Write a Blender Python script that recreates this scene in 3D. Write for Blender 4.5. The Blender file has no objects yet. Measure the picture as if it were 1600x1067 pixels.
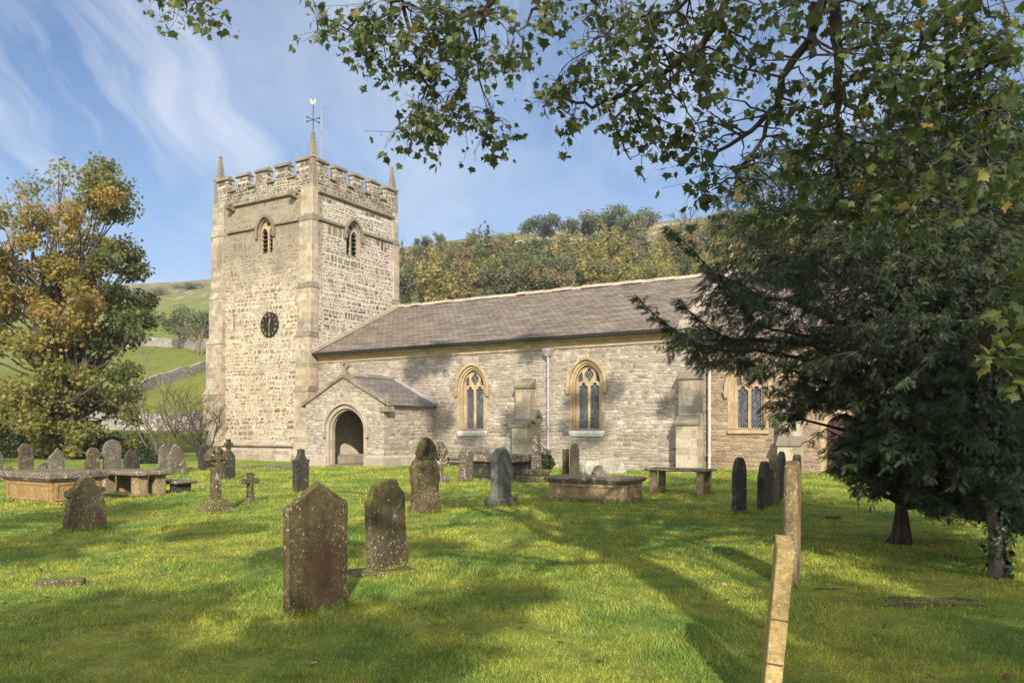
import bpy, bmesh, math, random
import numpy as np
from mathutils import Vector, Matrix
from mathutils.geometry import tessellate_polygon
R = math.radians
C = bpy.context.scene.collection
SC = bpy.context.scene

# ------------------------------------------------------------------ camera, sky, sun, exposure
F, HOR, EYE = 1220.0, 672.0, 1.7
cam = bpy.data.cameras.new('camera'); camo = bpy.data.objects.new('camera', cam); C.objects.link(camo)
cam.sensor_width = 36; cam.lens = F / 1600 * 36; cam.shift_y = (HOR - 533.5) / 1600
cam.clip_start = 0.1; cam.clip_end = 5000
camo.location = (0, 0, EYE); camo.rotation_euler = (R(90), 0, 0)
SC.camera = camo
SUN_EL, SUN_AZ = R(29), R(175)          # azimuth clockwise from +Y
SUNV = Vector((math.sin(SUN_AZ) * math.cos(SUN_EL), math.cos(SUN_AZ) * math.cos(SUN_EL), math.sin(SUN_EL)))
sl = bpy.data.lights.new('sun', 'SUN'); sl.energy = 4.6; sl.angle = R(0.6); sl.color = (1, .90, .74)
so = bpy.data.objects.new('sun', sl); C.objects.link(so)
so.rotation_euler = (-SUNV).to_track_quat('-Z', 'Y').to_euler(); so.location = (0, -20, 40)
SC.view_settings.view_transform = 'Standard'; SC.view_settings.look = 'None'
SC.view_settings.exposure = 0.74; SC.view_settings.gamma = 1.0
SC.cycles.max_bounces = 6; SC.cycles.diffuse_bounces = 4; SC.cycles.transparent_max_bounces = 4
SC.cycles.glossy_bounces = 2; SC.cycles.transmission_bounces = 2; SC.cycles.caustics_reflective = False
SC.cycles.use_denoising = True

# ------------------------------------------------------------------ node helper
class G:
    def __init__(s, name, world=False):
        if world:
            s.m = bpy.data.worlds.new(name)
        else:
            s.m = bpy.data.materials.new(name)
        s.m.use_nodes = True; s.nt = s.m.node_tree; s.nt.nodes.clear()
    def n(s, t, inp=None, **props):
        nd = s.nt.nodes.new('ShaderNode' + t)
        for k, v in props.items(): setattr(nd, k, v)
        for k, v in (inp or {}).items():
            if isinstance(v, bpy.types.NodeSocket): s.nt.links.new(v, nd.inputs[k])
            else: nd.inputs[k].default_value = (tuple(v) + (1,) if isinstance(v, tuple) and len(v) == 3 and nd.inputs[k].type == 'RGBA' else v)
        return nd
    def uv(s): return s.n('UVMap').outputs[0]
    def obj(s): return s.n('TexCoord').outputs['Object']
    def gen(s): return s.n('TexCoord').outputs['Generated']
    def geo(s): return s.n('NewGeometry')
    def map(s, v, scale=(1, 1, 1), loc=(0, 0, 0), rot=(0, 0, 0)):
        return s.n('Mapping', {'Vector': v, 'Scale': scale, 'Location': loc, 'Rotation': rot}).outputs[0]
    def noise(s, v, scale=1, detail=4, rough=.55, dist=0, out='Fac'):
        return s.n('TexNoise', {'Vector': v, 'Scale': scale, 'Detail': detail, 'Roughness': rough, 'Distortion': dist}).outputs[out]
    def voro(s, v, scale=1, feature='F1', rnd=1, out='Distance'):
        return s.n('TexVoronoi', {'Vector': v, 'Scale': scale, 'Randomness': rnd}, feature=feature).outputs[out]
    def ramp(s, f, stops, interp='LINEAR'):
        nd = s.n('ValToRGB', {'Fac': f}); cr = nd.color_ramp; cr.interpolation = interp
        while len(cr.elements) < len(stops): cr.elements.new(.5)
        for e, (p, c) in zip(cr.elements, stops):
            e.position = p; e.color = (c, c, c, 1) if not isinstance(c, tuple) else c + (1,)
        return nd.outputs[0]
    def mix(s, f, a, b, mode='MIX'):
        nd = s.nt.nodes.new('ShaderNodeMix'); nd.data_type = 'RGBA'; nd.blend_type = mode
        for i, v in ((0, f), (6, a), (7, b)):
            if isinstance(v, bpy.types.NodeSocket): s.nt.links.new(v, nd.inputs[i])
            elif i == 0: nd.inputs[i].default_value = v
            else: nd.inputs[i].default_value = v + (1,)
        return nd.outputs[2]
    def math(s, op, a, b=0.0, clamp=False):
        nd = s.nt.nodes.new('ShaderNodeMath'); nd.operation = op; nd.use_clamp = clamp
        for i, v in ((0, a), (1, b)):
            if isinstance(v, bpy.types.NodeSocket): s.nt.links.new(v, nd.inputs[i])
            else: nd.inputs[i].default_value = v
        return nd.outputs[0]
    def vadd(s, a, b):
        nd = s.nt.nodes.new('ShaderNodeVectorMath'); nd.operation = 'ADD'
        for i, v in ((0, a), (1, b)):
            if isinstance(v, bpy.types.NodeSocket): s.nt.links.new(v, nd.inputs[i])
            else: nd.inputs[i].default_value = v
        return nd.outputs[0]
    def vscale(s, a, f):
        nd = s.nt.nodes.new('ShaderNodeVectorMath'); nd.operation = 'SCALE'
        s.nt.links.new(a, nd.inputs[0]); nd.inputs[3].default_value = f
        return nd.outputs[0]
    def warp(s, v, scale, amt):
        c = s.n('TexNoise', {'Vector': v, 'Scale': scale, 'Detail': 2}).outputs['Color']
        return s.vadd(v, s.vscale(s.vadd(c, (-.5, -.5, -.5)), amt))
    def bump(s, h, strength=.5, dist=.02, normal=None):
        i = {'Height': h, 'Strength': strength, 'Distance': dist}
        if normal is not None: i['Normal'] = normal
        return s.n('Bump', i).outputs[0]
    def out(s, sh):
        o = s.nt.nodes.new('ShaderNodeOutputMaterial'); s.nt.links.new(sh, o.inputs[0]); return s.m
    def pbr(s, col, rough=.85, normal=None, spec=.3, **kw):
        i = {'Base Color': col, 'Roughness': rough, 'Specular IOR Level': spec}
        if normal is not None: i['Normal'] = normal
        i.update(kw)
        return s.out(s.n('BsdfPrincipled', i).outputs[0])

# ------------------------------------------------------------------ sky
g = G('World', world=True); SC.world = g.m
sky = g.n('TexSky', sky_type='NISHITA', sun_disc=False, sun_elevation=SUN_EL, sun_rotation=SUN_AZ,
          altitude=250, air_density=1.0, dust_density=.6, ozone_density=1.6).outputs[0]
d = g.gen()
sep = g.n('SeparateXYZ', {0: d})
zz = g.math('ADD', g.math('MAXIMUM', sep.outputs[2], 0.0), .16)
pl = g.n('CombineXYZ', {0: g.math('DIVIDE', sep.outputs[0], zz), 1: g.math('DIVIDE', sep.outputs[1], zz), 2: 0.0}).outputs[0]
pw = g.warp(pl, 1.1, .7)
c1 = g.noise(g.map(pw, (1.3, .5, 1), rot=(0, 0, R(38))), 1.1, 7, .6)
c2 = g.noise(g.map(pw, (3.2, .35, 1), loc=(3, 1, 0), rot=(0, 0, R(-22))), 1.3, 8, .62)
c3 = g.noise(g.map(pl, (.5, .5, 1), loc=(7, 2, 0)), 1.0, 3, .5)
veil = g.ramp(c1, [(.38, 0.0), (.70, .62)])
wisp = g.math('MULTIPLY', g.ramp(c2, [(.42, 0.0), (.66, .72)]), g.ramp(c3, [(.38, .15), (.62, 1.0)]))
cl = g.math('MAXIMUM', veil, wisp)
hz_ = g.ramp(sep.outputs[2], [(.0, .6), (.22, .22), (.45, .0)])
cl = g.math('MAXIMUM', cl, hz_)
tint = g.mix(1.0, sky, (.345, .455, .565), 'MULTIPLY')
skyc = g.mix(cl, tint, (3.3, 3.6, 4.0))
# white cloud glow added behind the camera, unseen, as fill light
fill_bank = g.math('MULTIPLY', g.ramp(g.math('ADD', g.math('MULTIPLY', sep.outputs[1], -1.0), g.math('MULTIPLY', g.math('SUBTRACT', g.noise(d, 2.5, 5), .5), .5)), [(.0, 0.0), (.35, 1.0)]), g.ramp(sep.outputs[2], [(-.02, 0.0), (.08, 1.0)]))
skyc = g.mix(fill_bank, skyc, (7.6, 7.5, 7.6))
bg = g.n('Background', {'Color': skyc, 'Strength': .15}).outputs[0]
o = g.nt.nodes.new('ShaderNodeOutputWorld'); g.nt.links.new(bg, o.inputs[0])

# ------------------------------------------------------------------ object helpers
def tag(o, label=None, cat=None, group=None, kind=None):
    for k, v in (('label', label), ('category', cat), ('group', group), ('kind', kind)):
        if v: o[k] = v
    return o
def empty(name, loc=(0, 0, 0), rz=0, **kw):
    o = bpy.data.objects.new(name, None); C.objects.link(o); o.location = loc; o.rotation_euler = (0, 0, rz)
    o.empty_display_size = .3
    return tag(o, **kw)
def children(o): return list(o.children)
def copy_tree(o, parent=None):
    c = o.copy(); C.objects.link(c)
    if parent: c.parent = parent
    for ch in children(o): copy_tree(ch, c)
    return c
def gp(px, py):                       # ground point seen at a photo pixel
    Y = EYE * F / (py - HOR); return Vector(((px - 800) / F * Y, Y, 0))
def pz(px, py, Y): return Vector(((px - 800) / F * Y, Y, EYE + (HOR - py) / F * Y))

class MB:
    def __init__(s): s.v = []; s.f = []
    def add(s, vs, fs):
        b = len(s.v); s.v += [tuple(v) for v in vs]; s.f += [tuple(i + b for i in f) for f in fs]; return s
    def hexa(s, p): return s.add(p, [(0, 3, 2, 1), (4, 5, 6, 7), (0, 1, 5, 4), (1, 2, 6, 5), (2, 3, 7, 6), (3, 0, 4, 7)])
    def box(s, x0, x1, y0, y1, z0, z1):
        return s.hexa([(x0, y0, z0), (x1, y0, z0), (x1, y1, z0), (x0, y1, z0), (x0, y0, z1), (x1, y0, z1), (x1, y1, z1), (x0, y1, z1)])
    def frus(s, a, b):                 # two rectangles (x0,x1,y0,y1,z)
        r = lambda q: [(q[0], q[2], q[4]), (q[1], q[2], q[4]), (q[1], q[3], q[4]), (q[0], q[3], q[4])]
        return s.hexa(r(a) + r(b))
    def plate(s, outline, holes, o, u, v, w, t0, t1):   # flat plate with holes; w = outward
        o, u, v, w = map(Vector, (o, u, v, w))
        loops = [list(outline)] + [list(h) for h in holes]
        tri = tessellate_polygon([[Vector((a, b, 0)) for a, b in l] for l in loops])
        pts = [p for l in loops for p in l]; n = len(pts)
        P = [o + u * a + v * b + w * t1 for a, b in pts] + [o + u * a + v * b + w * t0 for a, b in pts]
        fs = [tuple(t) for t in tri] + [tuple(i + n for i in reversed(t)) for t in tri]
        k = 0
        for l in loops:
            m = len(l)
            for i in range(m): fs.append((k + i, k + (i + 1) % m, k + (i + 1) % m + n, k + i + n))
            k += m
        return s.add(P, fs)
    def extr(s, poly, d):              # closed polygon of 3d points pushed along d
        n = len(poly); d = Vector(d); P = [Vector(p) for p in poly]
        return s.add(P + [p + d for p in P], [tuple(range(n))[::-1], tuple(range(n, 2 * n))] + [(i, (i + 1) % n, (i + 1) % n + n, i + n) for i in range(n)])
    def tube(s, pts, rad, n=6, cap=True):
        pts = [Vector(p) for p in pts]; b = len(s.v); ref = None
        if not hasattr(rad, '__len__'): rad = [rad] * len(pts)
        for i, p in enumerate(pts):
            t = (pts[min(i + 1, len(pts) - 1)] - pts[max(i - 1, 0)]).normalized()
            if ref is None: ref = t.orthogonal().normalized()
            ref = (ref - t * ref.dot(t)); ref = ref.normalized() if ref.length > 1e-5 else t.orthogonal().normalized()
            bi = t.cross(ref)
            for k in range(n):
                a = 2 * math.pi * k / n
                s.v.append(tuple(p + (ref * math.cos(a) + bi * math.sin(a)) * rad[i]))
        for i in range(len(pts) - 1):
            for k in range(n):
                s.f.append((b + i * n + k, b + i * n + (k + 1) % n, b + (i + 1) * n + (k + 1) % n, b + (i + 1) * n + k))
        if cap:
            s.f.append(tuple(b + k for k in range(n))[::-1]); s.f.append(tuple(b + (len(pts) - 1) * n + k for k in range(n)))
        return s
    def build(s, name, mat, parent=None, loc=None, rz=0, smooth=False, bevel=0, segs=1, recalc=True, bev_ang=50):
        me = bpy.data.meshes.new(name); me.from_pydata(s.v, [], s.f)
        if recalc or bevel:
            bm = bmesh.new(); bm.from_mesh(me)
            bmesh.ops.recalc_face_normals(bm, faces=bm.faces)
            if bevel:
                es = [e for e in bm.edges if len(e.link_faces) == 2 and e.calc_face_angle(0) > R(bev_ang)]
                bmesh.ops.bevel(bm, geom=es, offset=bevel, segments=segs, profile=.6, affect='EDGES', clamp_overlap=True)
            bm.to_mesh(me); bm.free()
        box_uv(me)
        me.materials.append(mat)
        if smooth: me.shade_smooth()
        o = bpy.data.objects.new(name, me); C.objects.link(o)
        if parent: o.parent = parent
        if loc is not None: o.location = loc
        o.rotation_euler = (0, 0, rz)
        return o
def box_uv(me):
    n = len(me.polygons)
    if not n: return
    no = np.empty(n * 3); me.polygons.foreach_get('normal', no); no = no.reshape(-1, 3)
    lt = np.empty(n, int); me.polygons.foreach_get('loop_total', lt)
    co = np.empty(len(me.vertices) * 3); me.vertices.foreach_get('co', co); co = co.reshape(-1, 3)
    vi = np.empty(len(me.loops), int); me.loops.foreach_get('vertex_index', vi)
    t = np.stack([-no[:, 1], no[:, 0], np.zeros(n)], 1); L = np.linalg.norm(t, axis=1)
    flat = L < .12; t[flat] = (1, 0, 0); L[flat] = 1; t /= L[:, None]
    b = np.cross(no, t); b[flat] = (0, 1, 0)
    N_ = np.repeat(np.arange(n), lt); p = co[vi]
    uv = np.stack([(p * t[N_]).sum(1), (p * b[N_]).sum(1)], 1)
    lay = me.uv_layers.new(name='UVMap'); lay.data.foreach_set('uv', uv.ravel().astype(np.float32))
def mesh_np(name, V, T, mat, parent=None, attrs=None, loc=None, smooth=False, link=True):
    me = bpy.data.meshes.new(name); V = np.ascontiguousarray(V, np.float32); T = np.ascontiguousarray(T, np.int32)
    k = T.shape[1]
    me.vertices.add(len(V)); me.vertices.foreach_set('co', V.ravel())
    me.loops.add(T.size); me.loops.foreach_set('vertex_index', T.ravel())
    me.polygons.add(len(T)); me.polygons.foreach_set('loop_start', np.arange(0, T.size, k, dtype=np.int32))
    me.polygons.foreach_set('loop_total', np.full(len(T), k, np.int32))
    for an, av in (attrs or {}).items():
        a = me.attributes.new(an, 'FLOAT', 'POINT'); a.data.foreach_set('value', np.ascontiguousarray(av, np.float32))
    me.update(); me.validate(); me.materials.append(mat)
    if smooth: me.shade_smooth()
    o = bpy.data.objects.new(name, me)
    if link: C.objects.link(o)
    if parent: o.parent = parent
    if loc is not None: o.location = loc
    return o
def unit(a): return a / np.maximum(np.linalg.norm(a, axis=-1, keepdims=True), 1e-9)
def scatter(tv, tt, P, D, Nn, S):      # copies of a leaf template: y along D, z along Nn
    D = unit(D); X = unit(np.cross(D, Nn)); Z = np.cross(X, D)
    S = np.asarray(S).reshape(len(P), 1, -1); S = np.repeat(S, 3, 2) if S.shape[2] == 1 else S
    V = P[:, None, :] + (S[:, :, 0:1] * tv[None, :, 0:1] * X[:, None] + S[:, :, 1:2] * tv[None, :, 1:2] * D[:, None] + S[:, :, 2:3] * tv[None, :, 2:3] * Z[:, None])
    T = tt[None] + (np.arange(len(P)) * len(tv))[:, None, None]
    return V.reshape(-1, 3), T.reshape(-1, tt.shape[1])
# ------------------------------------------------------------------ materials
def rubble(name, ramp, mortar, bw, rh, mw, stains=(), bump=.7, lichen=.0, warp=.05, contrast=.55, cover=0.0, ragged=.05, alpha=1.0, wave=.22):
    """rough-coursed rubble: two sizes of course mixed in patches, random lengths, wobbly and partly smeared joints"""
    g = G(name); u = g.uv(); w = g.warp(u, .55, wave); w = g.warp(w, 2.3, warp); w = g.warp(w, 7.0, .06); s = g.n('SeparateXYZ', {0: w}); U, V = s.outputs[0], s.outputs[1]
    big = g.ramp(g.noise(g.map(u, (1, 1, 1), loc=(5, 9, 0)), .8, 3), [(.46, 0.0), (.54, 1.0)])
    def course(rh, bw, off):
        vn = g.n('TexNoise', {'W': g.math('MULTIPLY', V, 1.3 / rh * .2), 'Scale': 1.0, 'Detail': 1}, noise_dimensions='1D').outputs['Fac']
        vr = g.math('ADD', g.math('DIVIDE', V, rh), g.math('MULTIPLY', vn, 3.0)); row = g.math('FLOOR', vr); fy = g.math('SUBTRACT', vr, row)
        dv = g.math('MULTIPLY', g.math('MINIMUM', fy, g.math('SUBTRACT', 1.0, fy)), rh)
        rw = g.n('TexWhiteNoise', {'W': row}, noise_dimensions='1D').outputs['Value']; bwr = g.math('MULTIPLY', g.math('ADD', .6, g.math('MULTIPLY', rw, .8)), bw)
        W = g.math('ADD', g.math('ADD', g.math('DIVIDE', U, bwr), off), g.math('MULTIPLY', row, 7.317))
        de = g.n('TexVoronoi', {'W': W, 'Scale': 1.0, 'Randomness': 1.0}, feature='DISTANCE_TO_EDGE', voronoi_dimensions='1D').outputs['Distance']
        vc = g.n('TexVoronoi', {'W': W, 'Scale': 1.0, 'Randomness': 1.0}, feature='F1', voronoi_dimensions='1D').outputs['Color']
        return g.n('Math', {0: g.math('MULTIPLY', de, bwr), 1: dv, 2: rh * .3}, operation='SMOOTH_MIN').outputs[0], vc
    d0, c0 = course(rh, bw, 0.0); d1, c1 = course(rh * .64, bw * .66, 3.3)
    sm = g.mix(big, d0, d1); rs = g.n('SeparateColor', {0: g.mix(big, c0, c1)})
    dd = g.math('ADD', sm, g.math('MULTIPLY', g.math('SUBTRACT', g.noise(u, 13, 5, .75), .5), ragged)); dd = g.math('MULTIPLY', dd, 4.0)
    if cover:
        dd = g.math('SUBTRACT', dd, g.math('MULTIPLY', g.ramp(g.noise(u, 1.1, 7, .75), [(.36, 0.0), (.60, 1.0)]), cover))
        dd = g.math('SUBTRACT', dd, g.math('MULTIPLY', rs.outputs[1], cover * .7))
    mm = g.ramp(dd, [(mw * .3, 0.0), (mw * 1.7, alpha)])
    col = g.ramp(rs.outputs[0], ramp)
    col = g.mix(g.ramp(g.noise(u, 7, 7, .75), [(.3, 0.0), (.7, .6)]), col, tuple(c * .5 for c in ramp[len(ramp) // 2][1]))
    val = g.n('HueSaturation', {'Color': col, 'Value': g.math('ADD', g.math('MULTIPLY', rs.outputs[1], contrast), 1.0 - contrast * .5)}).outputs[0]
    mcol = g.mix(g.ramp(g.noise(u, 4, 7, .75), [(.35, 0.0), (.68, .8)]), mortar, tuple(c * .62 for c in mortar))
    col = g.mix(mm, mcol, val)
    for (sc, lo, hi, amt, sc_col, off, mode) in stains:
        f = g.noise(g.map(u, (1, .75, 1), loc=(off, off * .7, 0)), sc, 7, .66)
        col = g.mix(g.ramp(f, [(lo, 0.0), (hi, amt)]), col, sc_col, mode)
    if lichen: col = g.mix(g.ramp(g.noise(u, 5, 8, .78), [(.60, 0.0), (.67, lichen)]), col, (.58, .55, .49))
    h = g.math('ADD', g.ramp(dd, [(0.0, 0.0), (mw * 3.2, 1.0)]), g.math('MULTIPLY', g.noise(u, 22, 6, .75), .7))
    h = g.math('ADD', h, g.math('MULTIPLY', rs.outputs[2], .4))
    return g.pbr(col, .92, g.bump(h, bump, .03), .15)
def rubble_patchy(name, ramp, mortar, sx, sz, mw, cover, stains=(), bump=.6, ragged=.3, alpha=1.0, lichen=0):
    """rubble of uneven sizes, partly buried in limewash where cover is set"""
    g = G(name); u = g.uv(); w = g.warp(u, 1.3, .22); w = g.warp(w, 6.0, .07)
    big = g.ramp(g.noise(u, .9, 3), [(.47, 0.0), (.53, 1.0)])
    ds, cs_ = [], []
    for k in (1.0, 1.75):
        v = g.map(w, (sx * k, sz * k, 1), loc=(k * 3.1, k, 0))
        ds.append(g.n('TexVoronoi', {'Vector': v, 'Scale': 1.0, 'Randomness': .95}, feature='DISTANCE_TO_EDGE', voronoi_dimensions='2D').outputs['Distance'])
        cs_.append(g.n('TexVoronoi', {'Vector': v, 'Scale': 1.0, 'Randomness': .95}, feature='F1', voronoi_dimensions='2D').outputs['Color'])
    vd = g.mix(big, ds[0], ds[1]); rs = g.n('SeparateColor', {0: g.mix(big, cs_[0], cs_[1])})
    dd = g.math('ADD', vd, g.math('MULTIPLY', g.math('SUBTRACT', g.noise(u, 11, 5, .75), .5), ragged))
    if cover:
        dd = g.math('SUBTRACT', dd, g.math('MULTIPLY', g.ramp(g.noise(u, .8, 7, .75), [(.38, 0.0), (.60, 1.0)]), cover))
        dd = g.math('SUBTRACT', dd, g.math('MULTIPLY', rs.outputs[1], cover * .8))
    mm = g.ramp(dd, [(mw * .4, 0.0), (mw * 1.5, alpha)])
    col = g.mix(g.ramp(g.noise(u, 6, 7, .75), [(.3, 0.0), (.7, .6)]), g.ramp(rs.outputs[0], ramp), tuple(c * .5 for c in ramp[1][1]))
    mcol = g.mix(g.ramp(g.noise(u, 4, 7, .75), [(.35, 0.0), (.68, .85)]), mortar, tuple(c * .58 for c in mortar))
    col = g.mix(mm, mcol, col)
    for (sc, lo, hi, amt, sc_col, off, mode) in stains:
        f = g.noise(g.map(u, (1, .75, 1), loc=(off, off * .7, 0)), sc, 7, .66); col = g.mix(g.ramp(f, [(lo, 0.0), (hi, amt)]), col, sc_col, mode)
    if lichen: col = g.mix(g.ramp(g.noise(u, 5, 8, .78), [(.60, 0.0), (.67, lichen)]), col, (.58, .55, .49))
    h = g.math('ADD', g.ramp(dd, [(0.0, 0.0), (mw * 3, 1.0)]), g.math('MULTIPLY', g.noise(u, 20, 6, .75), .8))
    return g.pbr(col, .92, g.bump(h, bump, .035), .15)
def ashlar(name, ramp, joint, bw, bh, stains=(), bump=.4, jw=.012, lichen=0):
    g = G(name); u = g.uv(); w = g.warp(u, 3, .03)
    br = g.n('TexBrick', {'Vector': w, 'Color1': (0., 0., 0.), 'Color2': (1., 1., 1.), 'Mortar': (.5, .5, .5), 'Scale': 1.0, 'Mortar Size': jw,
                          'Brick Width': bw, 'Row Height': bh, 'Mortar Smooth': .3}, offset=.5)
    col = g.ramp(br.outputs[0], ramp)
    nn = g.noise(u, 5, 6, .65)
    col = g.mix(g.ramp(nn, [(.32, 0.0), (.72, .5)]), col, tuple(c * .55 for c in ramp[0][1]))
    col = g.mix(br.outputs[1], col, joint)
    for (sc, lo, hi, amt, sc_col, off, mode) in stains:
        f = g.noise(g.map(u, (1, .75, 1), loc=(off, off * .7, 0)), sc, 6, .62)
        col = g.mix(g.ramp(f, [(lo, 0.0), (hi, amt)]), col, sc_col, mode)
    if lichen:
        col = g.mix(g.ramp(g.noise(u, 7, 7, .75), [(.58, 0.0), (.66, lichen)]), col, (.6, .58, .52))
    h = g.math('SUBTRACT', g.math('MULTIPLY', g.noise(u, 14, 5, .7), .6), br.outputs[1])
    return g.pbr(col, .9, g.bump(h, bump, .03), .15)
def grave(name, base, dark, moss=.4, lichen=.5, rust=0.0, streak=.6, rough=.9, mosscol=(.10, .105, .03), scale=1.0, pale=(.46, .44, .38)):
    g = G(name); p = g.obj(); oi = g.n('ObjectInfo').outputs['Random']
    off = g.n('CombineXYZ', {0: g.math('MULTIPLY', oi, 37.0), 1: g.math('MULTIPLY', oi, 11.0), 2: 0.0}).outputs[0]
    p = g.vadd(p, off)
    col = g.mix(g.ramp(g.noise(p, 2.2 * scale, 6, .6), [(.35, 0.0), (.65, 1.0)]), base, dark)
    st = g.noise(g.map(p, (9, 9, .8)), 1.0 * scale, 5, .6)
    col = g.mix(g.math('MULTIPLY', g.ramp(st, [(.45, 0.0), (.7, 1.0)]), streak), col, tuple(c * .45 for c in dark))
    if rust:
        col = g.mix(g.math('MULTIPLY', g.ramp(g.noise(g.map(p, (2, 2, 1.1), loc=(5, 3, 1)), 1.2, 5), [(.45, 0.0), (.68, 1.0)]), rust), col, (.080, .043, .028))
    nz = g.n('SeparateXYZ', {0: g.geo().outputs['Normal']}).outputs[2]
    mf = g.math('ADD', g.noise(p, 3.5, 6, .65), g.math('MULTIPLY', g.math('MAXIMUM', nz, 0.0), .22))
    col = g.mix(g.math('MULTIPLY', g.ramp(mf, [(.50, 0.0), (.66, 1.0)]), moss), col, mosscol)
    fine = g.noise(p, 26 * scale, 6, .75)
    col = g.mix(g.ramp(fine, [(.38, .6), (.56, 0.0)]), col, tuple(c * .45 for c in dark))
    col = g.mix(g.ramp(g.noise(g.map(p, loc=(8, 1, 3)), 12, 6, .7), [(.52, 0.0), (.70, .45)]), col, tuple(min(1, c * 1.6) for c in base))
    msk = None
    for sc, th_, gate in ((11.0, .80, .50), (26.0, .70, .46), (52.0, .66, .44)):
        lv = g.n('TexVoronoi', {'Vector': g.warp(p, sc * .9, .9 / sc), 'Scale': sc * scale}, feature='F1')
        ls = g.n('SeparateColor', {0: lv.outputs['Color']})
        rad = g.math('MULTIPLY', g.math('MAXIMUM', g.math('SUBTRACT', ls.outputs[0], th_), 0.0), 1.5)
        m1 = g.ramp(g.math('SUBTRACT', rad, lv.outputs['Distance']), [(0.0, 0.0), (.06, 1.0)])
        m1 = g.math('MULTIPLY', m1, g.ramp(g.noise(g.map(p, loc=(sc, 3, 1)), 2.6, 3), [(gate, 0.0), (gate + .1, 1.0)]))
        msk = m1 if msk is None else g.math('MAXIMUM', msk, m1)
    big = g.ramp(g.noise(g.map(p, loc=(2, 7, 4)), 4.5 * scale, 9, .8), [(.585, 0.0), (.635, .85)])
    col = g.mix(g.math('MULTIPLY', g.math('MAXIMUM', msk, big), lichen), col, pale)
    h = g.math('ADD', g.noise(p, 18, 6, .7), g.math('MULTIPLY', g.noise(p, 70, 3, .7), .35))
    return g.pbr(col, rough, g.bump(h, .7, .02), .2)
def plain(name, col, rough=.7, metallic=0.0, nscale=8, var=.35, bump=.15):
    g = G(name); p = g.obj()
    c = g.mix(g.ramp(g.noise(p, nscale, 5), [(.3, 0.0), (.7, 1.0)]), col, tuple(x * (1 - var) for x in col))
    return g.pbr(c, rough, g.bump(g.noise(p, nscale * 3, 4), bump, .01), .4, Metallic=metallic)
def leafmat(name, stops, trans=.45, rough=.5, tcol=1.6, gloss=.35, sat=1.0):
    g = G(name); r = g.n('Attribute', attribute_name='rnd').outputs['Fac']
    col = g.ramp(r, stops)
    tc = g.n('HueSaturation', {'Color': col, 'Value': tcol, 'Saturation': 1.1}).outputs[0]
    a = g.n('BsdfPrincipled', {'Base Color': col, 'Roughness': rough, 'Specular IOR Level': gloss}).outputs[0]
    b = g.n('BsdfTranslucent', {'Color': tc}).outputs[0]
    return g.out(g.n('MixShader', {0: trans, 1: a, 2: b}).outputs[0])
M = {}
GREY = [(0.0, (.15, .135, .11)), (.35, (.21, .185, .15)), (.7, (.28, .24, .185)), (1.0, (.24, .17, .115))]
# south face of the tower: half rendered, ochre patches, greyer towards the top
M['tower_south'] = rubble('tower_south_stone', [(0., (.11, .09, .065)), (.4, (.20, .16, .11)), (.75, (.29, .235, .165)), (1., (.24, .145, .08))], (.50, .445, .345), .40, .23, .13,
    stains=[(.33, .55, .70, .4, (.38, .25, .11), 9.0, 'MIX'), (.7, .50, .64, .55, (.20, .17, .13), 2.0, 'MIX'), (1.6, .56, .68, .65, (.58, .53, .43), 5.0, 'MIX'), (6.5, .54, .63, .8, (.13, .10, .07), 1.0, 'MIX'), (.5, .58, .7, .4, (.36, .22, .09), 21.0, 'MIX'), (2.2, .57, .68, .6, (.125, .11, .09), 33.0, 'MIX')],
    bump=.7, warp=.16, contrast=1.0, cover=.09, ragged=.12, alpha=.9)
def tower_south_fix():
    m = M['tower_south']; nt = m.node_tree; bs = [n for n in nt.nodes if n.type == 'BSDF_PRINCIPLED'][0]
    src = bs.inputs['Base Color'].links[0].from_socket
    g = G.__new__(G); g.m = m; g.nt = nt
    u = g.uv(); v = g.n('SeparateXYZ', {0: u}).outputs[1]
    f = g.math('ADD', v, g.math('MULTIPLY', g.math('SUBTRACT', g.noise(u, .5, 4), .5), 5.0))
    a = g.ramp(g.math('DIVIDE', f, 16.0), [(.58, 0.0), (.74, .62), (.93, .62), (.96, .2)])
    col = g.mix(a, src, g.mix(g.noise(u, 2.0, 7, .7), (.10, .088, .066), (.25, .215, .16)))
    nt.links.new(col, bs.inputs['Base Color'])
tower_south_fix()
M['tower_east'] = rubble('tower_east_stone', [(0., (.115, .097, .08)), (.4, (.19, .16, .13)), (.75, (.27, .23, .185)), (1., (.20, .13, .09))], (.55, .50, .42), .42, .24, .12,
    stains=[(.5, .52, .68, .45, (.44, .40, .33), 1.0, 'MIX'), (5.5, .58, .68, .5, (.13, .11, .085), 4.0, 'MIX'), (1.4, .53, .67, .55, (.16, .14, .115), 12.0, 'MIX')], bump=.75, warp=.14, contrast=.9, cover=.035, ragged=.08, alpha=.97)
M['parapet'] = rubble('parapet_stone', [(0., (.10, .085, .065)), (.5, (.19, .16, .12)), (1., (.30, .25, .185))], (.50, .455, .38), .44, .27, .085,
    stains=[(.9, .5, .64, .6, (.10, .085, .065), 5.0, 'MIX')], bump=.6)
M['nave'] = rubble('nave_stone', [(0., (.245, .21, .165)), (.4, (.335, .29, .23)), (.75, (.445, .395, .325)), (1., (.35, .275, .20))], (.35, .31, .255), .40, .165, .075,
    stains=[(.45, .52, .68, .4, (.26, .21, .155), 4.0, 'MIX'), (1.2, .55, .68, .6, (.56, .53, .47), 8.0, 'MIX'), (.7, .58, .72, .35, (.37, .25, .18), 15.0, 'MIX'), (2.4, .58, .70, .5, (.16, .135, .11), 31.0, 'MIX')], bump=.9, lichen=.45, warp=.13, contrast=.75, ragged=.06, alpha=.9)
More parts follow.
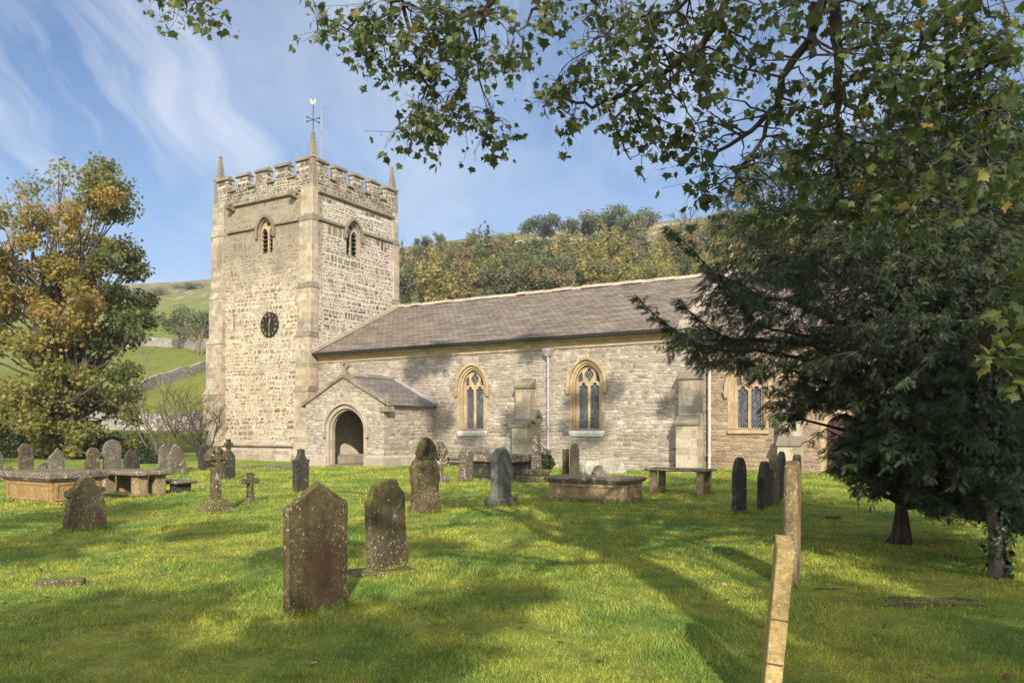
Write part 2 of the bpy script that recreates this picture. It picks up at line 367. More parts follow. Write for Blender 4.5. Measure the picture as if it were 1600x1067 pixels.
M['chancel'] = rubble('chancel_stone', [(0., (.20, .15, .105)), (.4, (.30, .225, .15)), (.75, (.37, .30, .215)), (1., (.28, .18, .12))], (.34, .275, .205), .44, .16, .07,
    stains=[(.5, .52, .7, .4, (.18, .125, .085), 4.0, 'MIX')], bump=.9, lichen=.5, warp=.13, contrast=.6, ragged=.06, alpha=.9)
M['ashlar'] = ashlar('buttress_ashlar', [(0., (.27, .23, .175)), (.5, (.40, .34, .25)), (1., (.48, .42, .33))], (.43, .385, .31), .6, .34,
    stains=[(.8, .48, .62, .7, (.17, .15, .12), 2.0, 'MIX'), (4.0, .55, .66, .6, (.15, .125, .095), 7.0, 'MIX'), (.6, .55, .7, .5, (.42, .30, .15), 6.0, 'MIX')], lichen=.3)
M['dressing'] = ashlar('yellow_sandstone', [(0., (.33, .245, .14)), (.5, (.43, .33, .20)), (1., (.47, .385, .265))], (.33, .26, .17), .5, .42,
    stains=[(1.1, .55, .7, .55, (.24, .18, .11), 2.0, 'MIX'), (2., .6, .72, .5, (.43, .21, .08), 6.0, 'MIX')], bump=.25)
M['porchtrim'] = ashlar('porch_dressed_stone', [(0., (.30, .265, .21)), (.5, (.37, .32, .25)), (1., (.42, .36, .28))], (.28, .24, .19), .6, .4,
    stains=[(1.1, .52, .7, .5, (.20, .17, .13), 2.0, 'MIX')], bump=.3)
M['darktrim'] = ashlar('weathered_trim_stone', [(0., (.17, .145, .11)), (.5, (.23, .195, .15)), (1., (.29, .25, .19))], (.16, .14, .11), .9, .5,
    stains=[(1.5, .5, .64, .6, (.09, .08, .06), 2.0, 'MIX')], lichen=.35)
M['pinnacle'] = ashlar('pinnacle_stone', [(0., (.19, .165, .13)), (1., (.28, .245, .19))], (.2, .17, .13), .9, .45, stains=[(1.5, .52, .68, .6, (.12, .105, .08), 2.0, 'MIX')], lichen=.3)
M['whitesill'] = ashlar('white_limewashed_sill', [(0., (.62, .60, .55)), (1., (.72, .70, .65))], (.6, .58, .53), 2.0, 1.0, stains=[(3., .52, .62, .6, (.33, .29, .22), 2.0, 'MIX')])
def slates(name, ramp, bw, bh, streak):
    g = G(name); u = g.uv(); w = g.warp(u, 2.2, .05)
    br = g.n('TexBrick', {'Vector': w, 'Color1': (0., 0., 0.), 'Color2': (1., 1., 1.), 'Mortar': (.5, .5, .5), 'Scale': 1.0, 'Mortar Size': .012,
                          'Brick Width': bw, 'Row Height': bh, 'Mortar Smooth': .1, 'Bias': 0.0}, offset=.5)
    col = g.ramp(br.outputs[0], ramp)
    col = g.mix(g.ramp(g.noise(u, .35, 5), [(.38, 0.0), (.66, .6)]), col, streak)
    col = g.mix(g.ramp(g.noise(g.map(u, (.45, 2.2, 1), rot=(0, 0, R(-38))), 1.2, 6, .65), [(.48, 0.0), (.66, .7)]), col, tuple(min(1, c * 1.45) for c in ramp[-1][1]))  # pale diagonal streaks: sunlight through trees painted into the slates
    col = g.mix(g.ramp(g.noise(u, 4.5, 8, .75), [(.62, 0.0), (.68, .6)]), col, (.42, .38, .33))
    col = g.mix(br.outputs[1], col, tuple(c * .35 for c in ramp[0][1]))
    vv = g.n('SeparateXYZ', {0: w}).outputs[1]
    saw = g.math('FRACT', g.math('DIVIDE', vv, bh))
    h = g.math('ADD', g.math('SUBTRACT', g.math('MULTIPLY', g.math('SUBTRACT', 1.0, saw), 1.0), g.math('MULTIPLY', br.outputs[1], .8)), g.math('MULTIPLY', br.outputs[0], .5))
    col = g.mix(g.ramp(g.noise(g.map(u, loc=(4, 8, 0)), 1.7, 8, .75), [(.60, 0.0), (.70, .55)]), col, (.10, .10, .045))
    return g.pbr(col, .8, g.bump(h, 1.0, .05), .25)
M['roof'] = slates('nave_stone_slates', [(0., (.10, .084, .066)), (.5, (.15, .125, .099)), (1., (.21, .18, .145))], .36, .25, (.17, .12, .09))
M['porchroof'] = slates('porch_slates', [(0., (.11, .10, .098)), (.5, (.145, .13, .125)), (1., (.175, .155, .145))], .4, .2, (.15, .13, .115))
M['gutter'] = plain('dark_gutter_iron', (.035, .034, .036), .5, .3)
M['lead'] = plain('grey_painted_pipe', (.36, .34, .37), .5, .0, 6, .25)
M['pipewhite'] = plain('pale_painted_pipe', (.55, .54, .52), .5, .0, 6, .25)
M['black'] = plain('black_paint', (.012, .012, .014), .4)
M['gold'] = plain('gilding', (.62, .42, .14), .35, .7, 8, .15, 0)
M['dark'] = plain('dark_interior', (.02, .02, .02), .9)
M['louvre'] = plain('louvre_timber', (.055, .048, .04), .85, 0, 10)
M['plaster'] = plain('porch_plaster', (.58, .50, .39), .9, 0, 3, .3)
M['door'] = plain('brown_door_wood', (.06, .032, .022), .6, 0, 10, .5)
M['wood'] = plain('weathered_bench_wood', (.34, .30, .23), .8, 0, 12, .35)
M['iron'] = plain('dark_iron', (.05, .05, .055), .5, .6)
M['paper'] = plain('pale_notice_paper', (.55, .58, .58), .7, 0, 8, .2)
def glassmat():
    g = G('leaded_glass'); u = g.uv(); s = 7.5
    a = g.n('SeparateXYZ', {0: u})
    p = g.math('ADD', g.math('MULTIPLY', a.outputs[0], s * 1.25), g.math('MULTIPLY', a.outputs[1], s * .8))
    q = g.math('SUBTRACT', g.math('MULTIPLY', a.outputs[0], s * 1.25), g.math('MULTIPLY', a.outputs[1], s * .8))
    e = lambda x: g.math('ABSOLUTE', g.math('SUBTRACT', g.math('FRACT', x), .5))
    ln = g.ramp(g.math('MAXIMUM', e(p), e(q)), [(.43, 0.0), (.47, 1.0)])
    cell = g.n('TexWhiteNoise', {'Vector': g.n('CombineXYZ', {0: g.math('FLOOR', p), 1: g.math('FLOOR', q), 2: 0.0}).outputs[0]}).outputs[0]
    gc = g.ramp(cell, [(0., (.012, .014, .022)), (.7, (.035, .04, .055)), (1., (.09, .10, .12))])
    gc = g.mix(g.ramp(g.noise(u, 1.6, 3), [(.5, 0.0), (.66, .5)]), gc, (.07, .09, .06))
    col = g.mix(ln, gc, (.24, .25, .28))
    return g.pbr(col, g.ramp(ln, [(0., .25), (1., .6)]), g.bump(g.math('ADD', g.math('MULTIPLY', cell, .6), ln), .12, .01), .08)
M['glass'] = glassmat()
# ---- gravestones
M['g_brown'] = grave('brown_sandstone', (.13, .098, .063), (.072, .054, .037), moss=.55, lichen=.8, rust=.35)
M['g_near'] = grave('rusty_brown_sandstone', (.115, .092, .045), (.058, .045, .025), moss=.55, lichen=.65, rust=.2, mosscol=(.13, .11, .035), pale=(.33, .31, .24))
M['g_mossy'] = grave('mossy_sandstone', (.13, .102, .055), (.066, .053, .033), moss=.9, lichen=.75, rust=.45, mosscol=(.105, .10, .025))
M['g_grey'] = grave('grey_gritstone', (.17, .145, .115), (.095, .08, .065), moss=.35, lichen=.7, pale=(.55, .53, .47))
M['g_dark'] = grave('blackened_stone', (.06, .055, .048), (.03, .028, .024), moss=.4, lichen=.35)
M['g_slate'] = grave('green_grey_slate', (.135, .145, .118), (.11, .118, .095), moss=.0, lichen=.0, streak=.35, rough=.5, scale=.8)
M['g_lichen'] = grave('lichen_covered_stone', (.16, .13, .10), (.09, .075, .06), moss=.4, lichen=1.0, scale=.6, pale=(.58, .55, .47))
M['g_yellow'] = grave('yellow_sandstone_tomb', (.36, .235, .095), (.25, .16, .07), moss=.12, lichen=.3, rust=.3, streak=.3, pale=(.55, .50, .42))
M['g_tan'] = grave('tan_sandstone_tomb', (.34, .255, .135), (.22, .165, .09), moss=.35, lichen=.6, rust=.2, pale=(.6, .58, .52))
M['g_lid'] = grave('weathered_lid_slab', (.22, .175, .13), (.12, .095, .075), moss=.3, lichen=1.0, scale=.5, pale=(.5, .48, .43))
M['g_edge'] = grave('edge_on_sandstone', (.33, .25, .135), (.19, .14, .08), moss=.5, lichen=.75, rust=.25, streak=.4, mosscol=(.16, .14, .03), pale=(.52, .48, .40))  # tan sandstone, same colour on every side
M['g_white'] = grave('pale_limestone_rubble', (.52, .49, .42), (.33, .30, .25), moss=.3, lichen=.5, scale=.7, pale=(.7, .68, .62))
M['drywall'] = rubble('drystone_wall', [(0., (.25, .23, .20)), (.5, (.36, .33, .285)), (1., (.46, .425, .37))], (.17, .15, .13), .5, .2, .06, bump=.9)
M['bark'] = plain('tree_bark', (.085, .068, .05), .9, 0, 6, .55, .6)
M['barkpale'] = plain('pale_twig_bark', (.20, .165, .12), .9, 0, 6, .4, .4)
M['barkyew'] = plain('yew_bark', (.06, .042, .03), .9, 0, 5, .6, .8)
M['soil'] = plain('bare_soil', (.085, .055, .032), .95, 0, 20, .5, .8)
# ---- leaves
M['syc'] = leafmat('sycamore_leaf', [(0., (.045, .066, .024)), (.5, (.080, .108, .034)), (.9, (.13, .16, .048)), (.97, (.17, .16, .04)), (1., (.24, .17, .04))], .45)
M['yew'] = leafmat('yew_needle', [(0., (.024, .037, .018)), (.6, (.043, .062, .028)), (1., (.085, .11, .042))], .2, .6, gloss=.2)
M['autumn'] = leafmat('autumn_leaf', [(0., (.085, .105, .036)), (.3, (.15, .16, .045)), (.55, (.25, .215, .055)), (.75, (.37, .235, .08)), (1., (.36, .17, .085))], .45)
M['shrub'] = leafmat('dark_shrub_leaf', [(0., (.020, .032, .012)), (.6, (.045, .065, .02)), (.9, (.09, .11, .03)), (1., (.16, .15, .04))], .35)
M['hillgreen'] = leafmat('hill_green_leaf', [(0., (.085, .105, .04)), (.6, (.135, .15, .058)), (1., (.20, .20, .075))], .35)
M['hillyellow_'] = leafmat('hill_yellow_leaf', [(0., (0.226, 0.208, 0.056)), (.6, (0.320, 0.273, 0.085)), (1., (0.434, 0.320, 0.104))], .35)
M['hilldark'] = leafmat('hill_dark_leaf', [(0., (0.073, 0.094, 0.045)), (.6, (0.123, 0.143, 0.063)), (1., (0.209, 0.183, 0.085))], .3)
M['hillbrown'] = leafmat('hill_brown_leaf', [(0., (0.208, 0.156, 0.083)), (.6, (0.312, 0.218, 0.104)), (1., (0.416, 0.291, 0.125))], .3)
M['ivy'] = leafmat('ivy_leaf', [(0., (.014, .026, .010)), (.6, (.026, .045, .014)), (1., (.05, .07, .02))], .25, .4)
def grassmat():
    g = G('lawn_grass'); p = g.obj(); r = g.n('Attribute', attribute_name='rnd').outputs['Fac']
    a = g.noise(p, .55, 5, .6); b = g.noise(g.map(p, loc=(9, 4, 0)), 2.6, 5, .65)
    col = g.mix(g.ramp(a, [(.36, 0.0), (.64, 1.0)]), (.15, .24, .046), (.40, .40, .066))
    col = g.mix(g.ramp(b, [(.45, 0.0), (.75, .75)]), col, (.07, .13, .028))
    col = g.mix(g.ramp(g.noise(g.map(p, loc=(1, 14, 0)), 1.1, 6, .7), [(.58, 0.0), (.72, .6)]), col, (.20, .175, .045))
    col = g.n('HueSaturation', {'Color': col, 'Value': g.math('ADD', g.math('MULTIPLY', r, .7), .65)}).outputs[0]
    tr = g.n('BsdfTranslucent', {'Color': g.n('HueSaturation', {'Color': col, 'Value': 1.4}).outputs[0]}).outputs[0]
    df = g.n('BsdfPrincipled', {'Base Color': col, 'Roughness': .6, 'Specular IOR Level': .25}).outputs[0]
    return g.out(g.n('MixShader', {0: .35, 1: df, 2: tr}).outputs[0])
def groundmat():
    g = G('lawn_ground'); p = g.obj()
    a = g.noise(p, .55, 5, .6); b = g.noise(g.map(p, loc=(9, 4, 0)), 2.6, 5, .65)
    col = g.mix(g.ramp(a, [(.36, 0.0), (.64, 1.0)]), (.135, .22, .043), (.37, .37, .062))
    col = g.mix(g.ramp(b, [(.45, 0.0), (.75, .75)]), col, (.06, .11, .024))
    col = g.mix(g.ramp(g.noise(g.map(p, loc=(1, 14, 0)), 1.1, 6, .7), [(.58, 0.0), (.72, .6)]), col, (.19, .165, .045))
    n3 = g.noise(p, 30, 4, .7)
    col = g.mix(g.ramp(n3, [(.3, .55), (.6, 0.0)]), col, (.03, .045, .01))
    h = g.math('ADD', g.noise(p, 45, 4, .75), g.math('MULTIPLY', g.noise(p, 5, 4), 2.0))
    return g.pbr(col, .9, g.bump(h, .8, .04), .1)
M['grass'] = grassmat(); M['ground'] = groundmat()
def hillmat():
    g = G('hill_pasture'); p = g.obj(); s = g.n('SeparateXYZ', {0: p})
    col = g.mix(g.ramp(g.noise(p, .03, 6, .6), [(.38, 0.0), (.62, 1.0)]), (.13, .17, .03), (.19, .205, .045))
    col = g.mix(g.ramp(g.noise(p, .12, 7, .7), [(.5, 0.0), (.7, .6)]), col, (.10, .11, .035))
    hh = g.math('DIVIDE', g.math('ADD', s.outputs[2], g.math('MULTIPLY', g.math('SUBTRACT', g.noise(p, .02, 5), .5), 40.0)), 100.0)
    moor = g.ramp(hh, [(.40, 0.0), (.62, .9)])
    col = g.mix(moor, col, g.mix(g.noise(p, .08, 6, .7), (.13, .105, .05), (.21, .175, .085)))
    wood = g.ramp(g.math('ADD', g.math('MULTIPLY', g.math('DIVIDE', s.outputs[0], s.outputs[1]), .5), .5), [(.33, 0.0), (.375, .9)])
    col = g.mix(wood, col, g.mix(g.ramp(g.noise(p, .11, 6, .7), [(.38, 0.0), (.62, 1.0)]), (.075, .075, .03), (.22, .18, .085)))
    col = g.mix(g.ramp(g.noise(p, .7, 8, .78), [(.46, 0.0), (.66, .55)]), col, (.085, .10, .035)); col = g.mix(g.ramp(g.noise(g.map(p, loc=(7, 3, 0)), .25, 8, .78), [(.54, 0.0), (.7, .5)]), col, (.24, .21, .075))
    rock = g.ramp(g.noise(g.map(p, (1, 1, 1.8)), .16, 8, .78), [(.53, 0.0), (.60, .9)])
    rm = g.math('MULTIPLY', rock, g.ramp(hh, [(.30, 0.0), (.52, 1.0)]))
    col = g.mix(rm, col, (.36, .33, .27))
    h = g.noise(p, .5, 7, .7)
    return g.pbr(col, .95, g.bump(h, .8, 1.0), .05)
M['hill'] = hillmat()

M['hillyellow'] = leafmat('hill_yellow_leaf', [(0., (.17, .165, .05)), (.6, (.26, .23, .075)), (1., (.36, .28, .09))], .35)
M['hillbrown'] = leafmat('hill_brown_leaf', [(0., (.15, .125, .06)), (.6, (.21, .165, .08)), (1., (.27, .20, .10))], .3)

def near_fix():                       # the damp maroon stain with its own outline on the biggest stone
    m = M['g_near']; nt = m.node_tree; bs = [n for n in nt.nodes if n.type == 'BSDF_PRINCIPLED'][0]; src = bs.inputs['Base Color'].links[0].from_socket
    g = G.__new__(G); g.m = m; g.nt = nt; p = g.obj(); w = g.warp(p, 4.0, .16); s = g.n('SeparateXYZ', {0: g.map(w, (3.4, 0.0, 2.1), loc=(-.12, 0, -.98))})
    r = g.math('SQRT', g.math('ADD', g.math('POWER', s.outputs[0], 2.0), g.math('POWER', s.outputs[2], 2.0)))
    f = g.math('MULTIPLY', g.ramp(r, [(.45, .9), (1.0, 0.0)]), g.ramp(g.noise(g.map(p, (10, 10, 1)), 1.0, 5, .6), [(.25, .55), (.6, 1.0)]))
    nt.links.new(g.mix(f, src, (.042, .022, .013)), bs.inputs['Base Color'])
near_fix()
# ------------------------------------------------------------------ ground and hills
rng = np.random.default_rng(7)
def bumpz(x, y):
    return (np.sin(x * .9 + y * .37) * .018 + np.sin(x * .31 - y * .83 + 1.7) * .02 + np.sin(x * 2.3 + 1.1) * np.sin(y * 1.9) * .012)
gx = np.concatenate([[-890, -300, -120, -60], np.arange(-36, 36.1, .45), [60, 120, 300, 890]])
gy = np.concatenate([[-140, -120, -100, -40, -20, -8, -2], np.arange(2, 56, .45), [70, 100, 300, 740]])
XX, YY = np.meshgrid(gx, gy); near = np.exp(-np.maximum(np.hypot(XX, YY - 20) - 30, 0) / 12.)
ZZ = bumpz(XX, YY) * near
idx = np.arange(XX.size).reshape(XX.shape)
Q = np.stack([idx[:-1, :-1], idx[:-1, 1:], idx[1:, 1:], idx[1:, :-1]], -1).reshape(-1, 4)
tag(mesh_np('ground', np.stack([XX, YY, ZZ], -1).reshape(-1, 3), Q, M['ground'], smooth=True), kind='structure')
SKX = np.array([-1500, -400, 0, 200, 260, 330, 470, 620, 700, 800, 1000, 1150, 1400, 1800, 3200.])
SKY = np.array([480, 462, 450, 444, 441, 436, 412, 388, 376, 363, 349, 336, 330, 332, 400.])
SKD = np.array([420, 420, 420, 420, 410, 380, 310, 250, 240, 235, 230, 225, 220, 220, 260.])
def hz(px, Y):
    px = np.asarray(px, float); Y = np.asarray(Y, float)
    ys = np.interp(px, SKX, SKY); yd = np.interp(px, SKX, SKD); T = EYE + (HOR - ys) / F * yd
    t = (Y - 60) / (yd - 60)
    X = (px - 800) / F * Y
    rise = T * np.where(t < 1, np.maximum(t, 0) ** 1.12, 1 - .06 * (t - 1))
    nz = (np.sin(X * .05 + Y * .021) + np.sin(X * .023 - Y * .047 + 2) + .6 * np.sin(X * .13 + Y * .09) + .35 * np.sin(X * .31 - Y * .27)) * np.clip(t * (1.0 - t) * 6, 0, 1) * .9
    return np.where(t <= 0, -.6, rise + nz * np.where(px > 430, 1.0, .6))
def hp(px, py):                       # where the view through a photo pixel meets the hill
    Ys = np.linspace(62, np.interp(px, SKX, SKD) * .995, 900); z = hz(px, Ys); y = HOR - (z - EYE) * F / Ys
    i = int(np.argmin(np.abs(y - py))); return Vector(((px - 800) / F * Ys[i], Ys[i], float(z[i])))
hpx = np.concatenate([np.arange(-650, -200, 50), np.arange(-200, 1800, 14), np.arange(1800, 2260, 50)]); hY = np.concatenate([np.linspace(58, 430, 150), [500, 600, 740]])
PX, HY = np.meshgrid(hpx, hY); HZ = hz(PX, HY)
idx = np.arange(PX.size).reshape(PX.shape); Q = np.stack([idx[:-1, :-1], idx[:-1, 1:], idx[1:, 1:], idx[1:, :-1]], -1).reshape(-1, 4)
tag(mesh_np('hills', np.stack([(PX - 800) / F * HY, HY, HZ], -1).reshape(-1, 3), Q, M['hill'], smooth=True), kind='structure')

# ------------------------------------------------------------------ the church (x east along the nave, y north, z up)
TH = math.atan(F / 2040.); EE = Vector((math.cos(TH), -math.sin(TH), 0)); NN = Vector((math.sin(TH), math.cos(TH), 0))
AY = 43.06; A = Vector(((497 - 800) / F * AY, AY, 0))
def cs(px, n=0.0):                    # distance along the nave of a photo column on the plane n
    q = (px - 800) / F; P = A + NN * n; return (q * P.y - P.x) / (EE.x - q * EE.y)
def ce(px, s=0.0):                    # the same across the nave, on a plane facing east
    q = (px - 800) / F; P = A + EE * s; return (q * P.y - P.x) / (NN.x - q * NN.y)
def cz(py, s, n=0.0): return EYE + (HOR - py) / F * (A + EE * s + NN * n).y
church = empty('church', A, -TH, label='old rubble stone parish church with a battlemented square tower, long nave and south porch', cat='church')
def part(name, mb, m, parent=None, **kw): return mb.build(name, M[m], parent or church, **kw)
def islands(mb):                      # every separate piece of a builder as a builder of its own
    par = list(range(len(mb.v)))
    def find(a):
        while par[a] != a: par[a] = par[par[a]]; a = par[a]
        return a
    for f in mb.f:
        for i in f[1:]: par[find(i)] = find(f[0])
    out = {}
    for f in mb.f:
        m_, mp = out.setdefault(find(f[0]), (MB(), {}))
        for i in f:
            if i not in mp: mp[i] = len(m_.v); m_.v.append(mb.v[i])
        m_.f.append(tuple(mp[i] for i in f))
    return [m_ for m_, _ in out.values()]
def parts(name, mb, m, parent=None, **kw): return [part(name, i, m, parent, **kw) for i in islands(mb)]
SU, SV, SW = (1, 0, 0), (0, 0, 1), (0, -1, 0)       # frame of a wall facing south
EU, EV, EW = (0, 1, 0), (0, 0, 1), (1, 0, 0)        # frame of a wall facing east
def arch(cx, hw, z0, zs, rise, p=1.75, q=2.05, n=10):
    pts = [(cx - hw, z0), (cx + hw, z0)]
    for i in range(n + 1):
        t = math.pi / 2 * i / n
        pts.append((cx + hw * math.cos(t) ** (2 / p), zs + rise * math.sin(t) ** (2 / q)))
    for i in range(n - 1, -1, -1):
        t = math.pi / 2 * i / n
        pts.append((cx - hw * math.cos(t) ** (2 / p), zs + rise * math.sin(t) ** (2 / q)))
    return pts
def foil(cx, cz_, r, n=4, rot=0, d=.52, k=40, sx=1, sz=1):
    out = []
    for i in range(k):
        a = 2 * math.pi * i / k
        rr = 0
        for j in range(n):
            b = rot + 2 * math.pi * j / n; c = math.cos(a - b) * d; s_ = math.sin(a - b) * d
            dd = (1 - d) ** 2 - s_ ** 2
            if dd > 0: rr = max(rr, c + math.sqrt(dd))
        rr = max(rr, .36)
        out.append((cx + r * rr * math.cos(a) * sx, cz_ + r * rr * math.sin(a) * sz))
    return out
def hood(mb, cx, hw, zs, rise, o, u, w, t=.16, pr=.13, drop=.12, p=1.75, q=2.05):
    a1 = arch(cx, hw + t, zs - drop, zs, rise + t, p, q, 14)[1:]; a0 = arch(cx, hw, zs - drop, zs, rise, p, q, 14)[1:]
    a1.append((cx - hw - t, zs - drop)); a0.append((cx - hw, zs - drop))
    mb.plate(a1 + a0[::-1], [], o, u, (0, 0, 1), w, -.02, pr)
    for sx in (-1, 1):
        c = Vector(o) + Vector(u) * (cx + sx * (hw + t / 2)) + Vector((0, 0, zs - drop - .12)) + Vector(w) * .06
        U = Vector(u) * (t * .8); W = Vector(w) * .13; Z = Vector((0, 0, .15))
        mb.hexa([c - U * .6 - W - Z, c + U * .6 - W - Z, c + U * .6 + W * .5 - Z, c - U * .6 + W * .5 - Z, c - U - W + Z, c + U - W + Z, c + U + W + Z, c - U + W + Z])
# ---- nave windows
NL = cs(1067) + .35                    # nave length
NW, RZ, EZ = 13.6, 9.2, 5.9
def window_part(cx, z0, hw, zs, rise, n, sill='whitesill'):
    """opening arch + jamb, tracery, glass, sill, hood: all children of one window"""
    o = (0, n, 0)
    ring_o = arch(cx, hw + .16, z0, zs, rise + .16); ring_i = arch(cx, hw - .1, z0 + .012, zs, rise - .1)
    jm = MB(); jm.plate(arch(cx, hw + .125, z0 + .01, zs, rise + .125), [arch(cx, hw, z0 + .02, zs, rise)], o, SU, SV, SW, -.11, .014)
    jm.plate(arch(cx, hw + .004, z0 + .015, zs, rise + .004), [arch(cx, hw - .09, z0 + .024, zs, rise - .09)], o, SU, SV, SW, -.24, -.06)
    w = part('window', jm, 'dressing')
    h2 = hw - .09; lw = (h2 * 2 - .12 * 3) / 2 * .96; lc = lw / 2 + .06
    holes = []
    for sx in (-1, 1):
        L = arch(cx + sx * lc, lw / 2, z0 + .05, zs - .12, lw * .52, 1.5, 1.9, 8)
        # cusps in the head of the light
        L2 = []
        for (a, b) in L:
            if b > zs - .10: 
                f = abs((a - cx - sx * lc) / (lw / 2)); 
                if .55 < f < .80: a = cx + sx * lc + (a - cx - sx * lc) * .66; b -= .03
            L2.append((a, b))
        holes.append(L2)
    holes.append(foil(cx, zs + rise * .46, hw * .33, 4, math.pi / 2, .5, 36, .95, 1.25))
    for sx in (-1, 1):
        x0, x1 = cx + sx * hw * .44, cx + sx * hw * .74
        holes.append([(x0, zs + rise * .18), (x1, zs + .12), (x1 + sx * .03, zs + rise * .38), (x0 + sx * .03, zs + rise * .64)][::sx])
    tr = MB(); tr.plate(arch(cx, h2 + .02, z0 + .026, zs, rise - .07), holes, o, SU, SV, SW, -.36, -.22)
    part('tracery', tr, 'dressing', w)
    gl = MB(); gl.plate(arch(cx, h2, z0 + .03, zs, rise - .09), [], o, SU, SV, SW, -.335, -.315); part('pane', gl, 'glass', w)
    s = MB(); _ = s.hexa([(cx - hw - .10, n - .06, z0 - .3), (cx + hw + .10, n - .06, z0 - .3), (cx + hw + .10, n + .3, z0 - .3), (cx - hw - .10, n + .3, z0 - .3), (cx - hw - .12, n - .08, z0 - .201), (cx + hw + .12, n - .08, z0 - .201), (cx + hw + .12, n + .3, z0 - .201), (cx - hw - .12, n + .3, z0 - .201)]) if sill == 'whitesill' else None
    s.hexa([(cx - hw - .14, n - .1, z0 - .2), (cx + hw + .14, n - .1, z0 - .2), (cx + hw + .14, n + .3, z0 - .2), (cx - hw - .14, n + .3, z0 - .2),
                      (cx - hw - .14, n - .07, z0 - .06), (cx + hw + .14, n - .07, z0 - .06), (cx + hw + .14, n + .3, z0 + .05), (cx - hw - .14, n + .3, z0 + .05)])
    part('sill', s, sill, w, bevel=.02)
    hm = MB(); hood(hm, cx, hw + .127, zs, rise + .127, o, SU, SW, .13, .12); part('hood_mould', hm, 'dressing', w, bevel=.02)
    return arch(cx, hw + .12, z0, zs, rise + .12)
def plinths(mb, x0, x1, y, h=.35, pr=.09):
    mb.hexa([(x0, y - pr, -.1), (x1, y - pr, -.1), (x1, y, -.1), (x0, y, -.1), (x0, y - pr, h), (x1, y - pr, h), (x1, y, h + pr), (x0, y, h + pr)])
wins = [cs(541), cs(738), cs(917)]
holes = [window_part(c, 1.72, .72, 3.72, .98, 0.0) for c in wins]
nave = MB()
nave.plate([(0.02, -.2), (NL, -.2), (NL, EZ), (0.02, EZ)], holes, (0, 0, 0), SU, SV, SW, -.8, 0)
nave.box(.02, NL, NW - .8, NW, -.2, EZ)
nave.extr([(.03, .8, -.2), (.03, NW - .8, -.2), (.03, NW - .8, EZ), (.03, NW / 2, RZ - .15), (.03, .8, EZ)], (.7, 0, 0))
nave.extr([(NL - .7, .8, -.2), (NL - .7, NW - .8, -.2), (NL - .7, NW - .8, EZ + .35), (NL - .7, NW / 2, RZ - .02), (NL - .7, .8, EZ + .35)], (.7, 0, 0))
part('nave_wall', nave, 'nave')
pb = MB(); plinths(pb, cs(690), NL - .02, -.004, .30, .06); part('plinth', pb, 'nave')
rf = MB(); th = .16; ov = .42; sl_ = (RZ - EZ) / (NW / 2)
for sgn in (0, 1):
    y = (lambda a: a) if not sgn else (lambda a: NW - a)
    rf.extr([(.04, y(-ov), EZ - ov * sl_ + .06), (.04, y(NW / 2), RZ + .02), (.04, y(NW / 2), RZ + .02 + th), (.04, y(-ov), EZ - ov * sl_ + .06 + th)], (NL - .45, 0, 0))
roof = parts('nave_roof', rf, 'roof')[0]
rd = MB(); k = 0; x = .1
while x < NL - .5:
    j = random.Random(k).uniform(-.03, .03); x2 = min(x + .58, NL - .4)
    rd.extr([(x, NW / 2 - .24, RZ + .12 + j), (x, NW / 2 + .24, RZ + .12 + j), (x, NW / 2 + .1, RZ + .30 + j), (x, NW / 2 - .1, RZ + .30 + j)], (x2 - x - .015, 0, 0)); x = x2; k += 1
part('ridge', rd, 'porchtrim', roof)
fl = MB(); fl.extr([(.05, -.3, EZ + .13), (.05, NW / 2, RZ + .2), (.05, NW / 2, RZ + .42), (.05, -.3, EZ + .33)], (.22, 0, 0)); part('flashing', fl, 'porchtrim', roof)
# east gable coping, kneeler and finial cross
cp = MB()
for sgn in (0, 1):
    y = (lambda a: a) if not sgn else (lambda a: NW - a)
    cp.extr([(NL - .42, y(-.38), EZ - .02), (NL - .42, y(NW / 2), RZ + .2), (NL - .42, y(NW / 2), RZ + .45), (NL - .42, y(-.38), EZ + .26)], (.5, 0, 0))
    cp.box(NL - .44, NL + .12, min(y(-.42), y(.3)), max(y(-.42), y(.3)), EZ - .48, EZ + .02)
parts('gable_coping', cp, 'porchtrim', bevel=.02)
fc = MB(); fx, fy, fz = NL - .17, NW / 2, RZ + .42
fc.frus((fx - .2, fx + .2, fy - .2, fy + .2, fz), (fx - .12, fx + .12, fy - .12, fy + .12, fz + .35)); fc.frus((fx - .09, fx + .09, fy - .09, fy + .09, fz + .35), (fx - .07, fx + .07, fy - .07, fy + .07, fz + 1.25))
fc.box(fx - .06, fx + .06, fy - .36, fy + .36, fz + .78, fz + .95); part('gable_cross', fc, 'dressing', bevel=.02)
